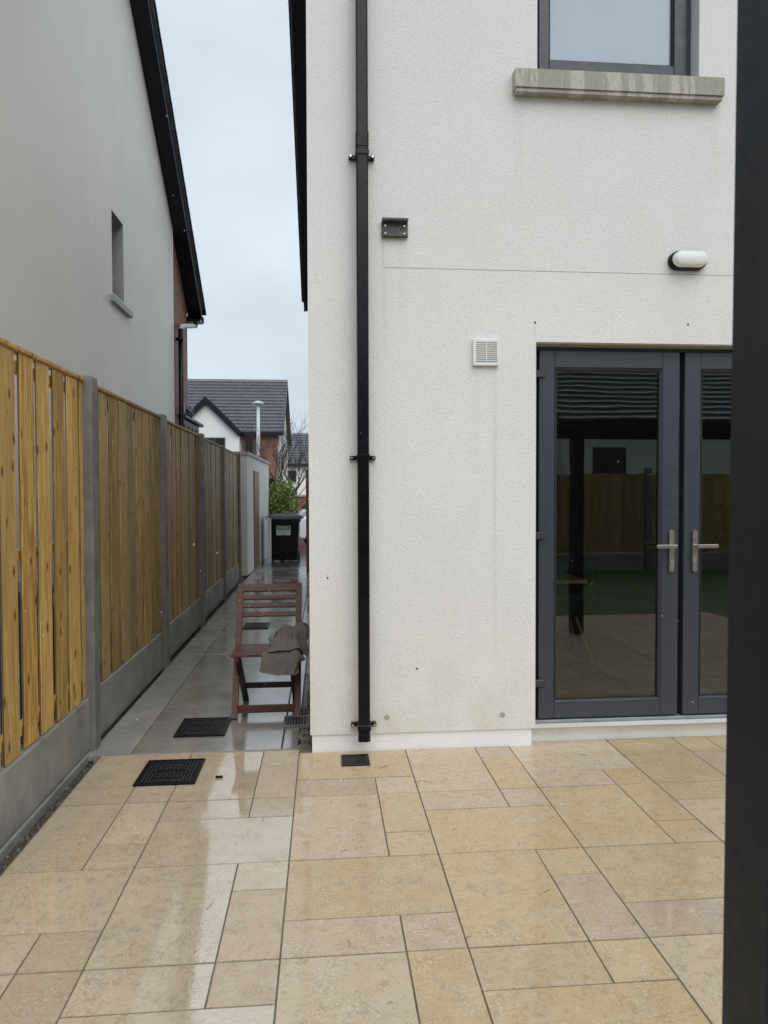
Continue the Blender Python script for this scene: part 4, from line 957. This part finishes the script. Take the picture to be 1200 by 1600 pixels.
pr_ = MB().box((-1.0, 25.4, 0), (-.55, 25.75, 1.35), ch=.01).build('garden_pier', M_BRICK); tag(pr_, 'low brick garden pier beyond the bushy shrub', 'pier')
box('cap', (-1.05, 25.35, 1.352), (-.5, 25.8, 1.43), M_SILL, pr_, .01)

# shrub
sb = empty('shrub', (-1.0, 17.6, 0), 'bushy green shrub behind the wheelie bin', 'shrub')
lv = [MB(), MB()]; rr = random.Random(9)
for i in range(8500):
    th = rr.random()*6.283; ph = math.acos(rr.uniform(-1, 1)); r_ = rr.random()**.35
    nzz = noise.noise(Vector((math.cos(th)*1.7, math.sin(th)*1.7, math.cos(ph)*2.2)))
    r_ *= 1+.28*nzz
    c = Vector((-1.02+.46*r_*math.sin(ph)*math.cos(th), 17.7+.6*r_*math.sin(ph)*math.sin(th), 1.08+.76*r_*math.cos(ph)))
    if noise.noise(c*6.0) < -.27: continue
    s = rr.uniform(.022, .045); q = Euler((rr.gauss(0, .9), rr.gauss(0, .9), rr.random()*6.28)).to_matrix()
    pts = [c+q @ Vector(p)*s for p in ((-1, 0, 0), (0, -.5, .1), (1.1, 0, 0), (0, .5, .1))]
    lv[0 if rr.random() < .65 else 1].add(pts, [(0, 1, 2, 3)])
lv[0].build('foliage', M_LEAF, sb); lv[1].build('foliage', M_LEAF2, sb)
st = MB()
for k in range(7):
    a = k*.9; st.tube([(-1.02, 17.7, 0), (-1.02+.1*math.cos(a), 17.7+.1*math.sin(a), .5), (-1.02+.28*math.cos(a), 17.7+.3*math.sin(a), 1.2)], [.02, .015, .006], 6)
st.build('stem', M_BARK, sb)
def bare_tree(x, y, h, label, seed, spread):
    t = empty('tree', (x, y, 0), label, 'tree', 'bare street trees'); rr = random.Random(seed); tr = MB(); cr_ = MB()
    tr.tube([(x, y, -.1), (x+.02, y, h*.22), (x, y, h*.42)], [.085, .065, .05], 8)
    def br(p, d, L, r, lev):
        pts = [p]; q = p.copy(); dd = d.copy()
        for i in range(4):
            dd = (dd+Vector((rr.gauss(0, .10), rr.gauss(0, .10), .10))).normalized(); q = q+dd*L/4; pts.append(q.copy())
        cr_.tube(pts, [r*(1-.17*i) for i in range(5)], 5)
        if lev < 3:
            for k in range(rr.choice([3, 4]) if lev < 2 else 3):
                b = pts[rr.randint(1, 4)]; nd = (dd+Vector((rr.gauss(0, spread), rr.gauss(0, spread), rr.uniform(.1, .6)))).normalized(); br(b, nd, L*rr.uniform(.55, .75), max(r*.55, .004), lev+1)
    for k in range(9):
        a = k*2.4+rr.random(); z = h*(.30+.13*rr.random()); br(Vector((x, y, z)), Vector((math.cos(a)*.75, math.sin(a)*.75, .9)).normalized(), h*.30, .020, 0)
    tr.build('trunk', M_BARK, t); cr_.build('crown', M_BARK, t)
bare_tree(-1.55, 24, 4.7, 'bare young tree in front of the brick house wall', 4, .55)
bare_tree(-1.05, 27.5, 3.9, 'smaller bare tree right of the first, before the distant house', 8, .6)

# white car
car = empty('car', (.55, 20.6, 0), 'white car parked beyond the bin with a dark wing mirror', 'car', rz=R(28))
def cbuild(mb, nm, mt, par=None, sm=False): return mb.build(nm, mt, par or car, sm, False)
prof = [(-2.0, .35), (-2.05, .62), (-1.98, .78), (-1.2, .93), (-.85, .98), (1.55, 1.0), (1.9, .9), (1.95, .4), (1.6, .25), (-1.7, .25)]
body = cbuild(MB().prism([(a, -.86, b) for a, b in prof], (0, 1.72, 0)), 'body', M_CARW)
md = body.modifiers.new('b', 'BEVEL'); md.width = .07; md.segments = 3
cab = [(-.95, .97), (-.25, 1.43), (.9, 1.46), (1.7, 1.0)]
cb = MB(); cb.add([(a, -.78 if b < 1.2 else -.60, b) for a, b in cab]+[(a, .78 if b < 1.2 else .60, b) for a, b in cab], [(0, 1, 2, 3), (7, 6, 5, 4), (0, 4, 5, 1), (1, 5, 6, 2), (2, 6, 7, 3)])
cabo = cbuild(cb, 'cabin', M_CARW)
for s in (-1, 1):
    cbuild(MB().add([(-.72, s*.775, 1.03), (-.2, s*.645, 1.37), (.85, s*.64, 1.39), (1.35, s*.765, 1.04)], [(0, 1, 2, 3)]), 'side_window', M_GLASSD)
    for x in (-1.3, 1.25):
        wh = cbuild(MB().tube([(x, s*.70, .31), (x, s*.875, .31)], .31, 24), 'wheel', M_TYRE); cbuild(MB().tube([(x, s*.80, .31), (x, s*.882, .31)], .2, 20), 'rim', M_LAMPP, wh)
    cbuild(MB().box((-.78, s*.98-.11, .97), (-.62, s*.98+.11, 1.13), ch=.03), 'wing_mirror', M_BLACKP)
    cbuild(MB().box((-2.062, s*.6-.16, .62), (-1.9, s*.6+.16, .74), ch=.02), 'headlight', M_GLASSD)
cbuild(MB().add([(-.90, -.72, 1.015), (-.28, -.56, 1.425), (-.28, .56, 1.425), (-.90, .72, 1.015)], [(0, 1, 2, 3)]), 'windscreen', M_GLASSD)

# ================================================================== SMALL LITTER, SLEET
lt = MB(); rl = random.Random(17)
for i in range(26):
    x = rl.uniform(-1.1, 1.9); y = rl.uniform(1.9, 4.0); a = rl.random()*6.28; L = rl.uniform(.008, .022)*(1.8 if rl.random() < .2 else 1); d = Vector((math.cos(a), math.sin(a), 0))*L
    p = Vector((x, y, .0025)); lt.tube([p-d, p+Vector((rl.gauss(0, .002), rl.gauss(0, .002), .002)), p+d], [.0006, .0009, .0005], 5)
tag(lt.build('twig_litter', M_DIRT), 'tiny dark twigs scattered over the wet patio slabs', 'litter', kind='stuff')
tsl = NT('sleet_ice'); tsl.set(Base_Color=(.9, .92, .95), Roughness=.3); 
sl = MB(); rq = random.Random(23)
for i in range(520):
    y = rq.uniform(1.3, 9); x = rq.uniform(-.5, .62)*y; z = 1.48+rq.uniform(-.68, .72)*y
    if z < .05 or (y > 3.9 and x > -.1) or x < -1.25 and y < 13 and z < 2.2: continue
    s = rq.uniform(.0006, .0013); k = rq.uniform(1.2, 3.2); t = Vector((rq.gauss(.25, .2)*s*k, 0, s*k)); c = Vector((x, y, z))
    sl.add([c-t, c+Vector((s, 0, 0)), c+Vector((0, s, 0)), c-Vector((s, 0, 0)), c-Vector((0, s, 0)), c+t], [(0, 1, 2), (0, 2, 3), (0, 3, 4), (0, 4, 1), (5, 2, 1), (5, 3, 2), (5, 4, 3), (5, 1, 4)])
tag(sl.build('sleet', tsl.m), 'fine white sleet flakes falling in front of the houses', 'sleet', kind='stuff')
